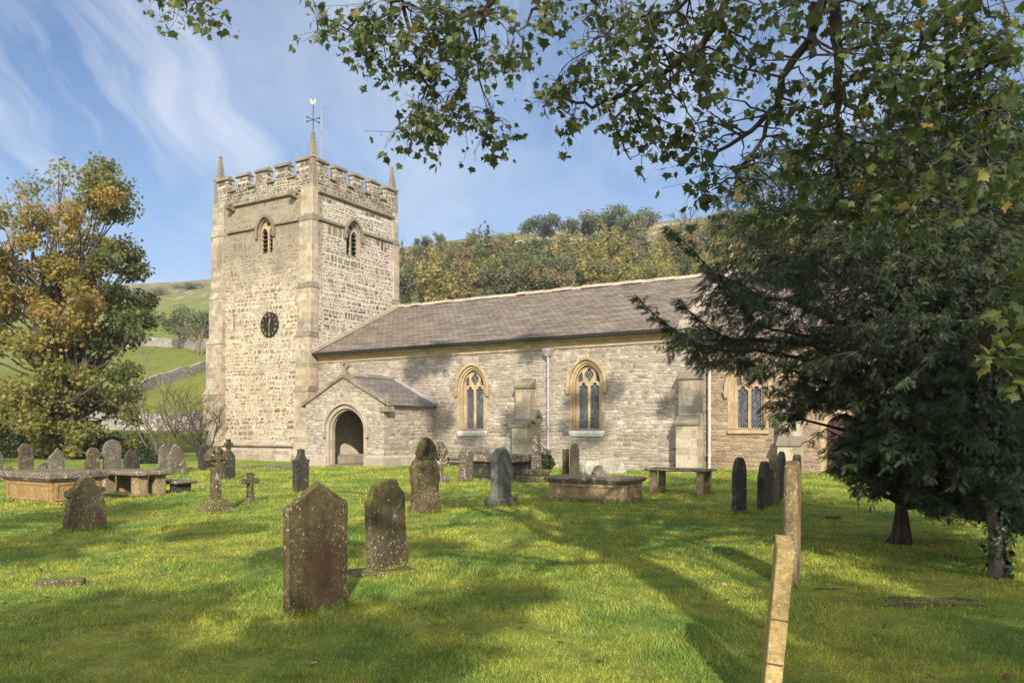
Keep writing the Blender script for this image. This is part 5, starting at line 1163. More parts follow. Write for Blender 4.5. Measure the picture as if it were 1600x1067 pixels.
# leafy areas (px, py, rx, ry, sprays, mean distance)
areas = [(288, 12, 46, 36, 5, 8.9), (512, 40, 24, 14, 3, 9.0), (565, 32, 32, 30, 5, 8.9), (600, 72, 42, 38, 8, 8.8), (650, 30, 40, 32, 6, 8.8), (650, 100, 30, 28, 4, 8.8), (700, 100, 38, 30, 4, 8.7), (720, 20, 50, 26, 5, 8.6), (740, 80, 40, 36, 5, 8.6),
         (690, 165, 36, 22, 4, 8.7), (650, 205, 30, 30, 6, 8.8), (740, 195, 40, 24, 5, 8.7), (785, 215, 12, 10, 1, 8.7), (790, 60, 36, 34, 4, 8.6), (850, 15, 40, 20, 4, 8.5), (815, 100, 18, 20, 1, 8.7), (870, 140, 44, 30, 6, 9.), (950, 90, 50, 60, 11, 8.8), (960, 20, 50, 24, 5, 8.5),
         (940, 175, 60, 40, 9, 8.9), (1040, 40, 60, 42, 12, 8.4), (1040, 130, 60, 50, 12, 8.6), (1010, 215, 46, 34, 7, 8.8), (1100, 200, 50, 40, 8, 8.6), (1130, 100, 50, 50, 10, 8.3), (1150, 20, 50, 30, 7, 8.), (1110, 280, 40, 28, 6, 8.7), (1160, 270, 30, 26, 4, 8.6),
         (1200, 60, 40, 50, 6, 8.), (1240, 180, 40, 50, 7, 8.2), (1260, 260, 40, 40, 7, 8.2), (1310, 200, 50, 60, 9, 8.), (1260, 20, 40, 30, 4, 7.8), (1340, 90, 34, 60, 5, 7.8), (1330, 300, 60, 40, 11, 8.3), (1400, 200, 60, 80, 11, 7.6), (1400, 60, 40, 40, 6, 7.4),
         (1480, 60, 60, 50, 10, 7.2), (1480, 170, 70, 60, 11, 7.4), (1560, 60, 50, 60, 8, 7.), (1570, 170, 40, 60, 7, 7.2), (1500, 280, 80, 40, 10, 7.6), (1400, 330, 60, 40, 8, 7.8), (1565, 270, 40, 30, 5, 7.4), (1440, 120, 60, 50, 8, 7.4), (1230, 330, 50, 30, 5, 8.5), (1370, 20, 50, 26, 4, 7.4), (1530, 10, 70, 20, 6, 7.)]
P, D, Nn, S = [], [], [], []
for (ax, ay, arx, ary, n, Z) in areas:
    for _ in range(int(n * (1.75 if ax < 830 else 1.35 if ax < 1230 else 1.5) + .5)):
        a = rr.uniform(0, 6.28); q = math.sqrt(rr.random()); Zc = Z + rr.gauss(0, .45)
        c = pz(ax + arx * q * math.cos(a), ay + ary * q * math.sin(a), Zc); rad = 26 / F * Zc
        dd = np.linalg.norm(BPa - np.array(c), axis=1) + np.where(BPa[:, 2] < c.z - .05, .3, 0); j = int(np.argmin(dd)); s0 = BP[j][0]
        pts = limb(bw, inv(s0), inv(c), min(.014, BP[j][1] * .6), .005, rr, .16, 6, 4)
        for t in range(rr.choice((3, 4, 4))):
            e = c + Vector((rr.gauss(0, rad * .8), rr.gauss(0, rad), rr.gauss(0, rad * .7) - rad * .15))
            tw = limb(bw, pts[-2 if t % 2 else -1], inv(e), .005, .002, rr, .15, 3, 3)
            for k in range(rr.choice((3, 4, 5))):
                b_ = tw[rr.choice((1, 2, 3, 3))] + TRK; dv = Vector((rr.gauss(0, .7), rr.gauss(0, .7), rr.gauss(-.55, .5))).normalized()
                P.append(tuple(b_ + dv * rr.uniform(.02, .09))); D.append(tuple(dv + Vector((0, 0, -.35)))); Nn.append((rr.gauss(0, .6), rr.gauss(-.25, .6), rr.gauss(.7, .4))); S.append(rr.uniform(.045, .132) if rr.random() > .18 else rr.uniform(.03, .06))
P = np.array(P) - np.array(TRK); rnd = np.clip(rgs.normal(.45, .24, len(P)), 0, 1); rnd[rgs.random(len(P)) < .012] = 1
S = np.array(S)[:, None] * np.stack([rgs.uniform(.72, 1.12, len(P)), rgs.uniform(.85, 1.1, len(P)), rgs.uniform(-.8, 3.2, len(P))], 1)
foliage('leafy_boughs', M['syc'], P, np.array(D), np.array(Nn), S, LV, LT, syc, rnd)
print('sycamore leaves', len(P))
# unseen crown of clumps placed to shade lawn, nave and yew (ground target px,py / radius / height of the clump)
shade = SHADE
lob = []
for (x, y, r, z) in shade:
    g0 = gp(x, y); c = g0 + SUNV * (z / SUNV.z); lob.append((*inv(c), r, r * 1.0, r * .8))
for (x, y, Yw, r, zc) in SHADE_WALL:
    g0 = pz(x, y, Yw); c = g0 + SUNV * ((zc - g0.z) / SUNV.z); lob.append((*inv(c), r, r, r * .8))
P, D, Nn, I = crown(rgs, lob, SHADE_N, .25)
foliage('shade_crown', M['syc'], P, D, Nn, rgs.uniform(.16, .3, len(P)), CV, CT, syc, np.clip(rgs.normal(.45, .22, len(P)), 0, .9))
for l in lob:
    s_ = inv(fork.lerp(top, rr.random())); limb(bw, s_, Vector(l[:3]), .07, .02, rr, .08, 7, 5)
bw.build('trunk', M['bark'], syc, recalc=False)

# ---- yew at right
YB = gp(1408, 850); yew = empty('yew_tree', YB, 0, label='dark green yew spreading over the right side of the photo in front of the chancel', cat='tree')
rgy = np.random.default_rng(5); rr = random.Random(5); iy = lambda p: Vector(p) - YB
tb = MB(); axis = [YB + Vector((0, 0, -.2)), YB + Vector((0, 0, .12)), YB + Vector((.0, 0, .5)), YB + Vector((-.02, .05, 1.4)), YB + Vector((.05, .1, 3.)), YB + Vector((.15, .1, 5.)), YB + Vector((.3, .1, 7.0))]
tb.tube([iy(p) for p in axis], [.13, .10, .075, .08, .09, .08, .03], 9)
ell = [(1160, 330, 45, 40, 12), (1210, 280, 60, 50, 12.5), (1290, 260, 70, 60, 12.5), (1180, 400, 60, 50, 11.5), (1250, 370, 70, 60, 11), (1340, 340, 80, 70, 12), (1430, 300, 90, 80, 12.5), (1530, 280, 90, 90, 12), (1600, 330, 70, 90, 11.5),
       (1130, 460, 45, 40, 11), (1170, 500, 50, 40, 10.8), (1110, 545, 45, 28, 10.8), (1075, 530, 28, 20, 10.8), (1240, 460, 70, 50, 10.4), (1320, 430, 80, 60, 10.2), (1420, 410, 90, 70, 10.6), (1520, 420, 90, 80, 10.6), (1600, 450, 70, 90, 10.4),
       (1200, 560, 60, 36, 10.8), (1270, 540, 70, 40, 10.4), (1350, 540, 70, 50, 10.2), (1440, 520, 80, 70, 10.2), (1540, 540, 80, 80, 10.2), (1240, 615, 42, 26, 11), (1225, 645, 22, 16, 11), (1300, 600, 50, 36, 10.8), (1400, 630, 70, 54, 10.4), (1500, 640, 80, 70, 10.6), (1590, 650, 70, 80, 10.6),
       (1370, 700, 52, 40, 10.8), (1350, 745, 45, 26, 10.8), (1400, 760, 40, 22, 11), (1465, 725, 60, 46, 10.8), (1540, 720, 60, 50, 11.2), (1480, 770, 45, 24, 11.2), (1330, 690, 22, 22, 11), (1560, 200, 80, 60, 12.5), (1440, 220, 70, 50, 13), (1350, 240, 60, 40, 13)]
ell += [(1400, 690, 60, 50, 9.9), (1470, 680, 60, 60, 9.6), (1540, 670, 60, 60, 9.4), (1600, 690, 50, 60, 9.2), (1480, 785, 50, 18, 10.2), (1590, 740, 40, 50, 9.2), (1520, 745, 50, 36, 9.6), (1345, 620, 34, 40, 10.9), (1290, 615, 34, 20, 10.9), (1440, 770, 40, 20, 10.8), (1510, 770, 50, 26, 10.4), (1560, 800, 40, 26, 10.2), (1600, 780, 50, 50, 10.), (1330, 720, 30, 20, 10.9), (1500, 680, 60, 50, 10.2), (1580, 600, 60, 60, 10.), (1600, 540, 60, 60, 9.8), (1470, 600, 60, 60, 9.9), (1560, 740, 50, 40, 10.5), (1620, 740, 50, 50, 10.5), (1440, 700, 40, 40, 10.4)]
ell += [(x, y, rx * 1.15, ry * 1.1, Z + 1.5) for (x, y, rx, ry, Z) in ell if x > 1290 and y < 730]
P, D, Nn, S = [], [], [], []
for k_ in range(7):
    a_ = k_ * .9 + .3; r_ = .15 + .07 * (k_ % 3); tb.tube([(r_ * math.cos(a_), r_ * math.sin(a_), -.08), (.10 * math.cos(a_), .10 * math.sin(a_), .16), (.055 * math.cos(a_ + .2), .055 * math.sin(a_ + .2), .5), (.05 * math.cos(a_ + .5), .05 * math.sin(a_ + .5), 1.7)], [.03, .04, .032, .022], 6)
def axpt(z):
    for a, b in zip(axis[:-1], axis[1:]):
        if a.z <= z <= b.z: return a.lerp(b, (z - a.z) / (b.z - a.z))
    return axis[-1]
for (ex, ey, rx, ry, Z) in ell:
    c0 = pz(ex, ey, Z); limb(tb, iy(axpt(max(.6, c0.z - .5))), iy(c0), .05, .012, rr, .08, 7, 5)
    n = int(rx * ry / 75) + 7
    for _ in range(n):
        q = math.sqrt(rr.random()); a = rr.uniform(0, 6.28); Zc = Z + rr.gauss(0, .55)
        c = pz(ex + rx * q * math.cos(a), ey + ry * q * math.sin(a), Zc); s0 = c0.lerp(axpt(c0.z), rr.uniform(0, .4))
        out = (c - Vector((YB.x, YB.y, c.z))).normalized(); dirv = (out * .9 + Vector((rr.gauss(0, .35), rr.gauss(0, .35), rr.gauss(-.1, .3)))).normalized()
        Lb = rr.uniform(.35, .6); tip = c + dirv * Lb * .5; base = c - dirv * Lb * .5
        tw = limb(tb, iy(base), iy(tip), .007, .002, rr, .08, 4, 3)
        for k in range(34):
            t = rr.random(); b_ = base.lerp(tip, t); side = Vector((rr.gauss(0, 1), rr.gauss(0, 1), rr.gauss(-.45, .5))).normalized(); dv = (dirv * .8 + side * .9).normalized()
            P.append(tuple(b_ + side * rr.uniform(0, .07))); D.append(tuple(dv + Vector((0, 0, -.25)))); Nn.append((rr.gauss(0, .5), rr.gauss(-.1, .5), rr.gauss(.8, .4))); S.append(rr.uniform(.05, .115))
def spike(pix, w):
    pts = [pz(*q) for q in pix]; tb.tube([iy(p) for p in pts], [.016 - .012 * i / len(pts) for i in range(len(pts))], 4, False)
    for a, b in zip(pts[:-1], pts[1:]):
        L = (b - a).length; dv0 = (b - a).normalized()
        for k in range(int(L * w)):
            t = rr.random(); side = Vector((rr.gauss(0, 1), rr.gauss(0, 1), rr.gauss(-.5, .6))).normalized()
            P.append(tuple(a.lerp(b, t) + side * rr.uniform(0, .05))); D.append(tuple(dv0 * .6 + side * .8 + Vector((0, 0, -.25)))); Nn.append((rr.gauss(0, .5), rr.gauss(-.2, .5), rr.gauss(.8, .4))); S.append(rr.uniform(.08, .15))
spike([(1180, 500, 11), (1130, 440, 10.9), (1085, 395, 10.8), (1042, 352, 10.7)], 150)
spike([(1160, 540, 11), (1110, 515, 10.8), (1080, 490, 10.7), (1058, 465, 10.6)], 170)
spike([(1120, 550, 10.9), (1060, 520, 10.7), (1020, 490, 10.6), (991, 460, 10.5)], 130)
spike([(1200, 470, 11), (1150, 440, 10.9), (1110, 425, 10.9)], 150)
spike([(1330, 690, 11), (1290, 670, 11), (1262, 690, 11)], 60)
spike([(1300, 600, 11), (1250, 640, 11), (1228, 672, 11)], 130)
P = np.array(P) - np.array(YB)
foliage('foliage', M['yew'], P, np.array(D), np.array(Nn), np.array(S), NV, NT, yew, np.clip(rgy.normal(.45, .26, len(P)), 0, 1)); print('yew', len(P))
tb.build('trunk', M['barkyew'], yew, recalc=False)
M['barkmid'] = plain('grey_brown_bark', (.11, .085, .06), .9, 0, 6, .5, .5)
# ---- ivy-clad tree at the right edge
IB = gp(1558, 905); ivt = empty('ivy_clad_tree', IB, 0, label='leaning pale trunk clad in ivy at the right edge of the lawn', cat='tree'); rr = random.Random(9); rgi = np.random.default_rng(9)
tb = MB(); ax2 = [(0, 0, -.2), (0, 0, .15), (-.05, 0, .8), (-.12, .05, 1.5), (-.05, .2, 2.2), (.05, .25, 2.9)]; tb.tube(ax2, [.15, .085, .06, .055, .04, .012], 8)
P, D, Nn, S = [], [], [], []
for k in range(1700):
    z = rr.random() ** .8 * 2.4; a_ = [Vector(q) for q in ax2]; i = [j for j in range(len(a_) - 1) if a_[j].z <= z][-1]; c = a_[i].lerp(a_[i + 1], (z - a_[i].z) / (a_[i + 1].z - a_[i].z))
    th_ = rr.gauss(-.1, 1.25); ov = Vector((math.cos(th_), math.sin(th_), 0)); P.append(tuple(c + ov * rr.uniform(.05, .19))); Nn.append(tuple(ov + Vector((rr.gauss(0, .3), rr.gauss(0, .3), .4)))); D.append((rr.gauss(0, .4), rr.gauss(0, .4), -1)); S.append(rr.uniform(.04, .075))
foliage('ivy', M['ivy'], np.array(P), np.array(D), np.array(Nn), np.array(S), LV, LT, ivt, np.clip(rgi.normal(.4, .25, len(P)), 0, 1))
P, D, Nn, S = [], [], [], []
for (ex, ey, rx, ry, Z, n) in ((1590, 430, 26, 26, 7.6, 6), (1585, 490, 30, 26, 7.4, 7), (1595, 550, 20, 28, 7.3, 5), (1560, 545, 22, 10, 7.5, 2), (1640, 500, 40, 60, 7.6, 12), (1590, 600, 20, 20, 7.4, 3)):
    for _ in range(n):
        c = pz(ex + rr.gauss(0, rx * .6), ey + rr.gauss(0, ry * .6), Z + rr.gauss(0, .25)) - IB; limb(tb, Vector(ax2[4]).lerp(Vector(ax2[5]), .3), c, .014, .004, rr, .1, 6, 4)
        for k in range(9):
            dv = Vector((rr.gauss(0, .7), rr.gauss(0, .6), rr.gauss(-.4, .4))).normalized(); P.append(tuple(c + dv * rr.uniform(.03, .16))); D.append(tuple(dv)); Nn.append((rr.gauss(0, .5), rr.gauss(-.4, .5), rr.gauss(.7, .4))); S.append(rr.uniform(.09, .16))
foliage('leaves', M['syc'], np.array(P), np.array(D), np.array(Nn), np.array(S), LV, LT, ivt, np.clip(rgi.normal(.7, .2, len(P)), 0, .95)); tb.build('trunk', M['barkmid'], ivt, recalc=False)
# ---- dark shrubs
def shrub(base, lobes, mat, label, n=700, size=(.08, .16), seed=1, name='shrub', tv=CV, tt=CT, stems=5):
    rg = np.random.default_rng(seed); rr_ = random.Random(seed); o_ = empty(name, base, 0, label=label, cat='shrub'); L = [(l[0] - base.x, l[1] - base.y, l[2], *l[3:]) for l in lobes]
    P, D, Nn, I = crown(rg, L, n, .35); k = P[:, 2] > .02; P, D, Nn = P[k], D[k], Nn[k]
    foliage('foliage', M[mat], P, D, Nn, rg.uniform(*size, len(P)), tv, tt, o_, np.clip(rg.normal(.42, .26, len(P)), 0, 1))
    mb = MB()
    for l in L[:14]: limb(mb, (rr_.gauss(0, .1), rr_.gauss(0, .1), -.1), l[:3], .04, .012, rr_, .1, 5, 4)
    mb.build('stems', M['bark'], o_, recalc=False); return o_
def plobes(lst, base_only=False): return [(*pz(x, y, Z), r / F * Z, r / F * Z, ry / F * Z) for (x, y, r, ry, Z) in lst]
shrub(gp(1600, 800), plobes([(1560, 790, 40, 40, 15), (1600, 760, 50, 60, 15.5), (1640, 800, 50, 50, 15), (1530, 800, 30, 26, 15), (1650, 740, 50, 60, 16), (1700, 780, 60, 60, 15), (1580, 830, 30, 20, 13.5), (1620, 830, 40, 30, 13)]), 'shrub', 'dense dark undergrowth behind the ivy-clad trunk at the right edge', 1500, (.06, .13), 21)
shrub(gp(1700, 770), plobes([(1560, 700, 60, 50, 20), (1640, 690, 60, 60, 20), (1560, 640, 60, 50, 21), (1650, 600, 70, 60, 21), (1720, 660, 80, 90, 20), (1600, 560, 60, 50, 22), (1500, 700, 40, 36, 21)]), 'shrub', 'tall dark bush filling the gap beyond the yew by the east end of the chancel', 1500, (.1, .2), 22)
shrub(gp(853, 733), plobes([(852, 718, 9, 16, 33.5), (858, 722, 8, 12, 33.4)]), 'shrub', 'small green shrub between the tall shaft cross and the drainpipe', 500, (.07, .14), 23)
shrub(gp(660, 730), plobes([(662, 722, 6, 8, 36)]), 'shrub', 'tiny weeds at the foot of the porch wall', 90, (.08, .16), 24) if False else None
# ---- autumn sycamore at far left
AB = Vector(((95 - 800) / F * 47, 47, 0)); at_ = empty('autumn_tree', AB, 0, label='tall sycamore turning orange and yellow at the left edge of the photo', cat='tree'); rga = np.random.default_rng(3); rr = random.Random(3)
# px, py, radius, hue shift
al = [(40, 300, 36, .5), (115, 290, 42, .62), (160, 282, 40, .40), (190, 325, 36, .25), (60, 345, 46, .72), (130, 350, 46, .78), (20, 390, 44, .75), (85, 410, 44, .7), (165, 385, 38, .55), (205, 405, 32, .15), (185, 430, 34, .15), (150, 455, 40, .85), (60, 460, 46, .8), (10, 480, 44, .7), (120, 430, 40, .6), (215, 420, 24, .1),
      (190, 490, 38, .12), (222, 480, 28, .05), (225, 505, 20, .05), (115, 510, 46, .72), (40, 530, 48, .6), (90, 560, 44, .55), (160, 540, 42, .10), (200, 530, 28, .05), (180, 590, 36, .10), (130, 590, 44, .5), (60, 600, 46, .55), (10, 610, 46, .6), (100, 640, 46, .5), (160, 640, 40, .4), (40, 660, 44, .5), (190, 640, 28, .3), (150, 680, 40, .45), (-40, 420, 60, .7), (-60, 520, 60, .6), (-50, 340, 60, .6), (-60, 620, 60, .5), (-110, 460, 60, .5), (-110, 580, 60, .4), (200, 610, 24, .3), (175, 320, 40, .35), (150, 670, 34, .5), (195, 660, 26, .42), (110, 700, 30, .48), (70, 690, 30, .4), (20, 680, 34, .35), (170, 705, 26, .4), (215, 690, 20, .35), (40, 700, 26, .4), (60, 640, 40, .5)]
L = []; hue = []
for (x, y, r, h) in al:
    for k in range(3):
        rad = r * (.62 if k else .8); Z = 47 + rr.gauss(0, 1.9); c = pz(x + rr.gauss(0, r * .4), y + rr.gauss(0, r * .4), Z) - AB; L.append((*c, rad / F * Z, rad / F * Z, rad / F * Z * .72)); hue.append(h)
P, D, Nn, I = crown(rga, L, 430, .2, .3); hue = np.array(hue)[I]
k = (P[:, 2] > .3) & (rga.random(len(P)) > np.clip((P[:, 2] - 13.2) / 3.0, 0, .8) * (P[:, 0] < 1.0)); P, D, Nn, hue = P[k], D[k], Nn[k], hue[k]
foliage('crown', M['autumn'], P, D, Nn, rga.uniform(.12, .25, len(P)), CV, CT, at_, np.clip(hue * .8 + rga.normal(-.02, .13, len(P)), 0, 1)); print('autumn', len(P))
mb = MB(); mb.tube([(0, 0, -.3), (.05, 0, 1), (.2, 0, 4), (.1, 0, 8), (.0, 0, 12.5)], [.62, .5, .42, .28, .10], 10)
mb.tube([(-.3, .5, -.3), (-.9, .5, 3), (-1.8, .4, 8), (-2.2, .3, 12)], [.5, .4, .24, .08], 8); mb.tube([(.6, -.3, -.3), (1.0, -.3, 3), (1.9, -.3, 7), (2.6, -.4, 11)], [.3, .25, .18, .05], 8)
for l in L: limb(mb, (rr.uniform(-1.2, 1.4), rr.uniform(-.4, .4), max(1.5, l[2] * .55)), l[:3], .11, .02, rr, .08, 6, 5)
for k in range(16): grow(mb, rr, Vector((rr.uniform(-6.5, 1.5), rr.uniform(-1, 1), rr.uniform(12, 14))), Vector((rr.gauss(0, .3), rr.gauss(0, .3), 1)).normalized(), 1.3, .035, 3, .45, .25)
mb.build('trunk', M['bark'], at_, recalc=False)
P, D, Nn, S = [], [], [], []
for k in range(1500):
    z = rr.uniform(0, 8.5); th_ = rr.uniform(0, 6.28); ov = Vector((math.cos(th_), math.sin(th_), 0)); P.append(tuple(Vector((.12, 0, z)) + ov * rr.uniform(.4, .75))); Nn.append(tuple(ov + Vector((0, 0, .4)))); D.append((rr.gauss(0, .4), rr.gauss(0, .4), -1)); S.append(rr.uniform(.14, .24))
foliage('ivy', M['ivy'], np.array(P), np.array(D), np.array(Nn), np.array(S), CV, CT, at_, rga.random(len(P)) * .8)
for i, (lst, lb) in enumerate([([(20, 700, 36, 26, 48), (-20, 695, 40, 34, 48), (55, 705, 28, 20, 48), (30, 680, 30, 24, 49)], 'dark ivy-green bush behind the far left gravestones'), ([(100, 704, 30, 24, 48), (130, 710, 26, 20, 47), (84, 690, 28, 22, 49)], 'dark leafy bush under the autumn sycamore, behind the kite-topped stone'),
                               ([(165, 706, 24, 20, 47), (195, 708, 20, 16, 47), (180, 694, 20, 18, 48)], 'green bush right of the autumn sycamore, behind the tall round-topped stone'), ([(-60, 690, 50, 60, 40), (-120, 680, 60, 70, 40)], 'dark bush running past the left edge of the photo'), ([(225, 712, 14, 14, 40), (242, 722, 12, 10, 40)], 'low scrubby bush left of the bare shrub')]):
    b_ = pz(lst[0][0], 700, lst[0][4]); b_.z = 0; shrub(b_, plobes(lst), 'shrub', lb, 2600, (.07, .16), 30 + i)
# ---- bare shrubs by the tower
def bare(px, Z, h, label, seed, mat='barkpale', n=4, depth=4, leaves=0, z0=0, r=.06, name='bare_shrub'):
    rr_ = random.Random(seed); b_ = Vector(((px - 800) / F * Z, Z, z0)); o_ = empty(name, b_, 0, label=label, cat='shrub'); mb = MB(); tips = []
    for i in range(n): grow(mb, rr_, Vector((rr_.gauss(0, .15), rr_.gauss(0, .15), -.1)), Vector((rr_.gauss(0, .35), rr_.gauss(0, .3), 1)).normalized(), h * .40, r, depth, .5, .12, tips)
    mb.build('branches', M[mat], o_, recalc=False)
    if leaves:
        rg = np.random.default_rng(seed); T_ = np.array([tuple(t[0]) for t in tips]); k = rg.integers(0, len(T_), leaves); P = T_[k] + rg.normal(0, .14, (leaves, 3)); foliage('leaves', M['autumn'], P, rg.normal(size=(leaves, 3)), rg.normal(size=(leaves, 3)) + [0, 0, .5], rg.uniform(.06, .12, leaves), DV, DT, o_, rg.uniform(.2, .6, leaves))
bare(255, 42, 4.4, 'nearly leafless shrub with arching branches left of the tower', 41, mat='barkmid', leaves=260, n=5, r=.075)
bare(312, 46, 4.0, 'tangled bare shrub close against the left side of the tower', 42, mat='bark', leaves=500, n=6)
hb = hp(312, 556); bare(312, hb.y, 7, 'pale bare tree in the field below the dark round tree', 43, z0=hb.z, n=3, r=.14, name='bare_tree')
hb = hp(215, 580); bare(215, hb.y, 6.5, 'thin whitish sapling standing alone in the green field', 44, z0=hb.z, n=2, depth=3, r=.09, name='bare_tree')
# ---- trees on the hillside: a few templates, every tree an object of its own
def template(kind, mat, seed):
    rg = np.random.default_rng(seed); rr_ = random.Random(seed); L = []; t = empty(kind + '_tree', (0, 0, 0)); mb = MB()
    if kind == 'round': L = [(rr_.gauss(0, .24), rr_.gauss(0, .24), rr_.uniform(.35, .82), .2, .2, .15) for _ in range(16)]
    elif kind == 'flat': L = [(rr_.uniform(-.5, .5), rr_.uniform(-.4, .4), 0, .2, .2, .12) for _ in range(18)]; L = [(x, y, .86 - .45 * (x * x + y * y) * 1.6 - rr_.random() * .18, a, b, c) for x, y, _, a, b, c in L]
    elif kind == 'tall': L = [(rr_.gauss(0, .10), rr_.gauss(0, .10), z, .17 * (1.15 - z), .17 * (1.15 - z), .12) for z in np.linspace(.15, .95, 16)]
    elif kind == 'larch': L = [(rr_.gauss(0, .03), rr_.gauss(0, .03), z, .24 * (1.05 - z), .24 * (1.05 - z), .05) for z in np.linspace(.12, .97, 18)]
    elif kind == 'scrub': L = [(rr_.uniform(-.5, .5), rr_.uniform(-.5, .5), rr_.uniform(.1, .6), .26, .26, .22) for _ in range(14)]
    mb.tube([(0, 0, -.12), (0, 0, .3), (rr_.gauss(0, .02), 0, .75)], [.03, .022, .008], 6)
    for l in L: limb(mb, (0, 0, max(.02, min(l[2] * .55, .6))), l[:3], .012, .004, rr_, .1, 4, 4)
    if kind != 'bare':
        P, D, Nn, I = crown(rg, L, {'flat': 190, 'larch': 170}.get(kind, 210), .3); hl = rg.normal(0, .2, len(L))[I]
        foliage('crown', M[mat], P, D, Nn, rg.uniform(.022, .052, len(P)), CV, CT, t, np.clip(.45 + hl + rg.normal(0, .15, len(P)), 0, 1))
    else:
        for i in range(5): grow(mb, rr_, Vector((0, 0, rr_.uniform(.1, .4))), Vector((rr_.gauss(0, .5), rr_.gauss(0, .5), 1)).normalized(), .26, .012, 4, .5, .1)
    mb.build('trunk', M['bark'], t, recalc=False); return t
TP = {}
def htree(px, py, wpx, hpx, kind, mat, label, group=None, seed=0, sink=0):
    key = (kind, mat, seed); p = hp(px, py); first = key not in TP
    if first: TP[key] = template(kind, mat, abs(hash(kind + mat)) % 1000 + seed if False else sum(map(ord, kind + mat)) + seed * 37)
    t = TP[key] if first else copy_tree(TP[key])
    for k_ in ('group',):
        if k_ in t and not group: del t[k_]
    h = hpx / F * p.y; w = wpx / F * p.y; base_w = {'round': .95, 'flat': 1.25, 'tall': .5, 'larch': .5, 'scrub': 1.4, 'bare': .8}[kind]
    t.location = p - Vector((0, 0, .05 * h)); t.scale = (w / base_w, w / base_w, h); t.rotation_euler = (0, 0, (px * 1.7) % 6.28); tag(t, label, 'tree', group or 'trees on the far hillside'); return t
htree(850, 388, 84, 60, 'flat', 'hilldark', 'wide flat-topped dark tree on the skyline, leftmost of the big skyline clump', seed=1)
htree(912, 385, 58, 62, 'round', 'hilldark', 'rounded dark tree on the skyline just right of the flat-topped tree', seed=2)
htree(952, 382, 66, 66, 'round', 'hilldark', 'tallest dark tree in the middle of the big skyline clump', seed=3)
htree(995, 384, 60, 70, 'round', 'hilldark', 'round-headed tree at the right end of the big skyline clump', seed=4)
htree(661, 393, 28, 28, 'round', 'hilldark', 'small dark tree on the skyline nearest the tower', seed=2)
htree(688, 391, 20, 30, 'round', 'hilldark', 'little round tree on the skyline, second from the tower', seed=3)
htree(706, 390, 20, 20, 'scrub', 'hilldark', 'low dark bush on the skyline between the little round tree and the bare tree')
htree(742, 390, 40, 34, 'bare', 'hilldark', 'bare twiggy tree on the skyline left of the big clump')
htree(765, 376, 18, 22, 'bare', 'hilldark', 'thin bare sapling on the skyline left of the big clump')
htree(1070, 362, 56, 46, 'bare', 'hilldark', 'bare brown tree on the skyline right of the big clump')
htree(1115, 372, 50, 46, 'round', 'hillyellow', 'yellow-green tree on the skyline beside the overhanging leaves', seed=2)
htree(1160, 375, 60, 60, 'round', 'hillgreen', 'bright green tree on the skyline behind the overhanging leaves', seed=2)
htree(1055, 365, 34, 26, 'scrub', 'hillbrown', 'brown scrub below the bare skyline tree')
htree(280, 545, 64, 72, 'round', 'hilldark', 'big dark round tree on the hillside left of the tower', seed=5)
htree(318, 545, 66, 76, 'round', 'hilldark', 'dark tree tucked behind the left edge of the tower', seed=6)
htree(240, 462, 70, 16, 'scrub', 'hilldark', 'band of scrub below the moor skyline at left')
htree(300, 452, 50, 14, 'scrub', 'hillgreen', 'pale scrub high on the moor left of the tower')
rr = random.Random(77)
htree(980, 418, 80, 56, 'round', 'hilldark', 'broad dark evergreen mass below the skyline clump', seed=7)
htree(880, 440, 40, 84, 'tall', 'hillyellow', 'tall yellowing tree standing in the middle of the hillside wood', seed=1)
htree(922, 445, 40, 80, 'tall', 'hillyellow', 'tall yellow-green tree right of the middle of the hillside wood', seed=2)
htree(815, 470, 46, 70, 'tall', 'hilldark', 'dark upright evergreen low in the hillside wood', seed=3)
htree(712, 470, 34, 90, 'larch', 'hillbrown', 'brown-green larch rising behind the nave roof near the tower')
htree(1045, 440, 70, 40, 'scrub', 'hillyellow', 'sprawling yellow bush above the nave roof', seed=1)
kinds = [('tall', 'hillgreen', 4), ('round', 'hillgreen', 2), ('tall', 'hillyellow', 1), ('round', 'hillyellow', 2), ('scrub', 'hillgreen', 1), ('larch', 'hillgreen', 0), ('round', 'hilldark', 3), ('tall', 'hillbrown', 1), ('round', 'hillbrown', 1), ('larch', 'hillbrown', 0)]
GL = {'hillgreen': 'green leafy tree', 'hillyellow': 'yellowing tree', 'hilldark': 'dark evergreen tree', 'hillbrown': 'brown autumn tree'}
spots = []
for i in range(300):
    x = rr.uniform(615, 1240); lo = np.interp(x, [615, 750, 800, 1000, 1080, 1240], [405, 405, 390, 410, 392, 380]); hi = np.interp(x, [615, 1240], [500, 470]); y = rr.uniform(lo, hi)
    if all(math.hypot((x - a) / 1.0, (y - b) * 1.7) > 22 for a, b in spots): spots.append((x, y))
spots.sort(key=lambda s: s[1])
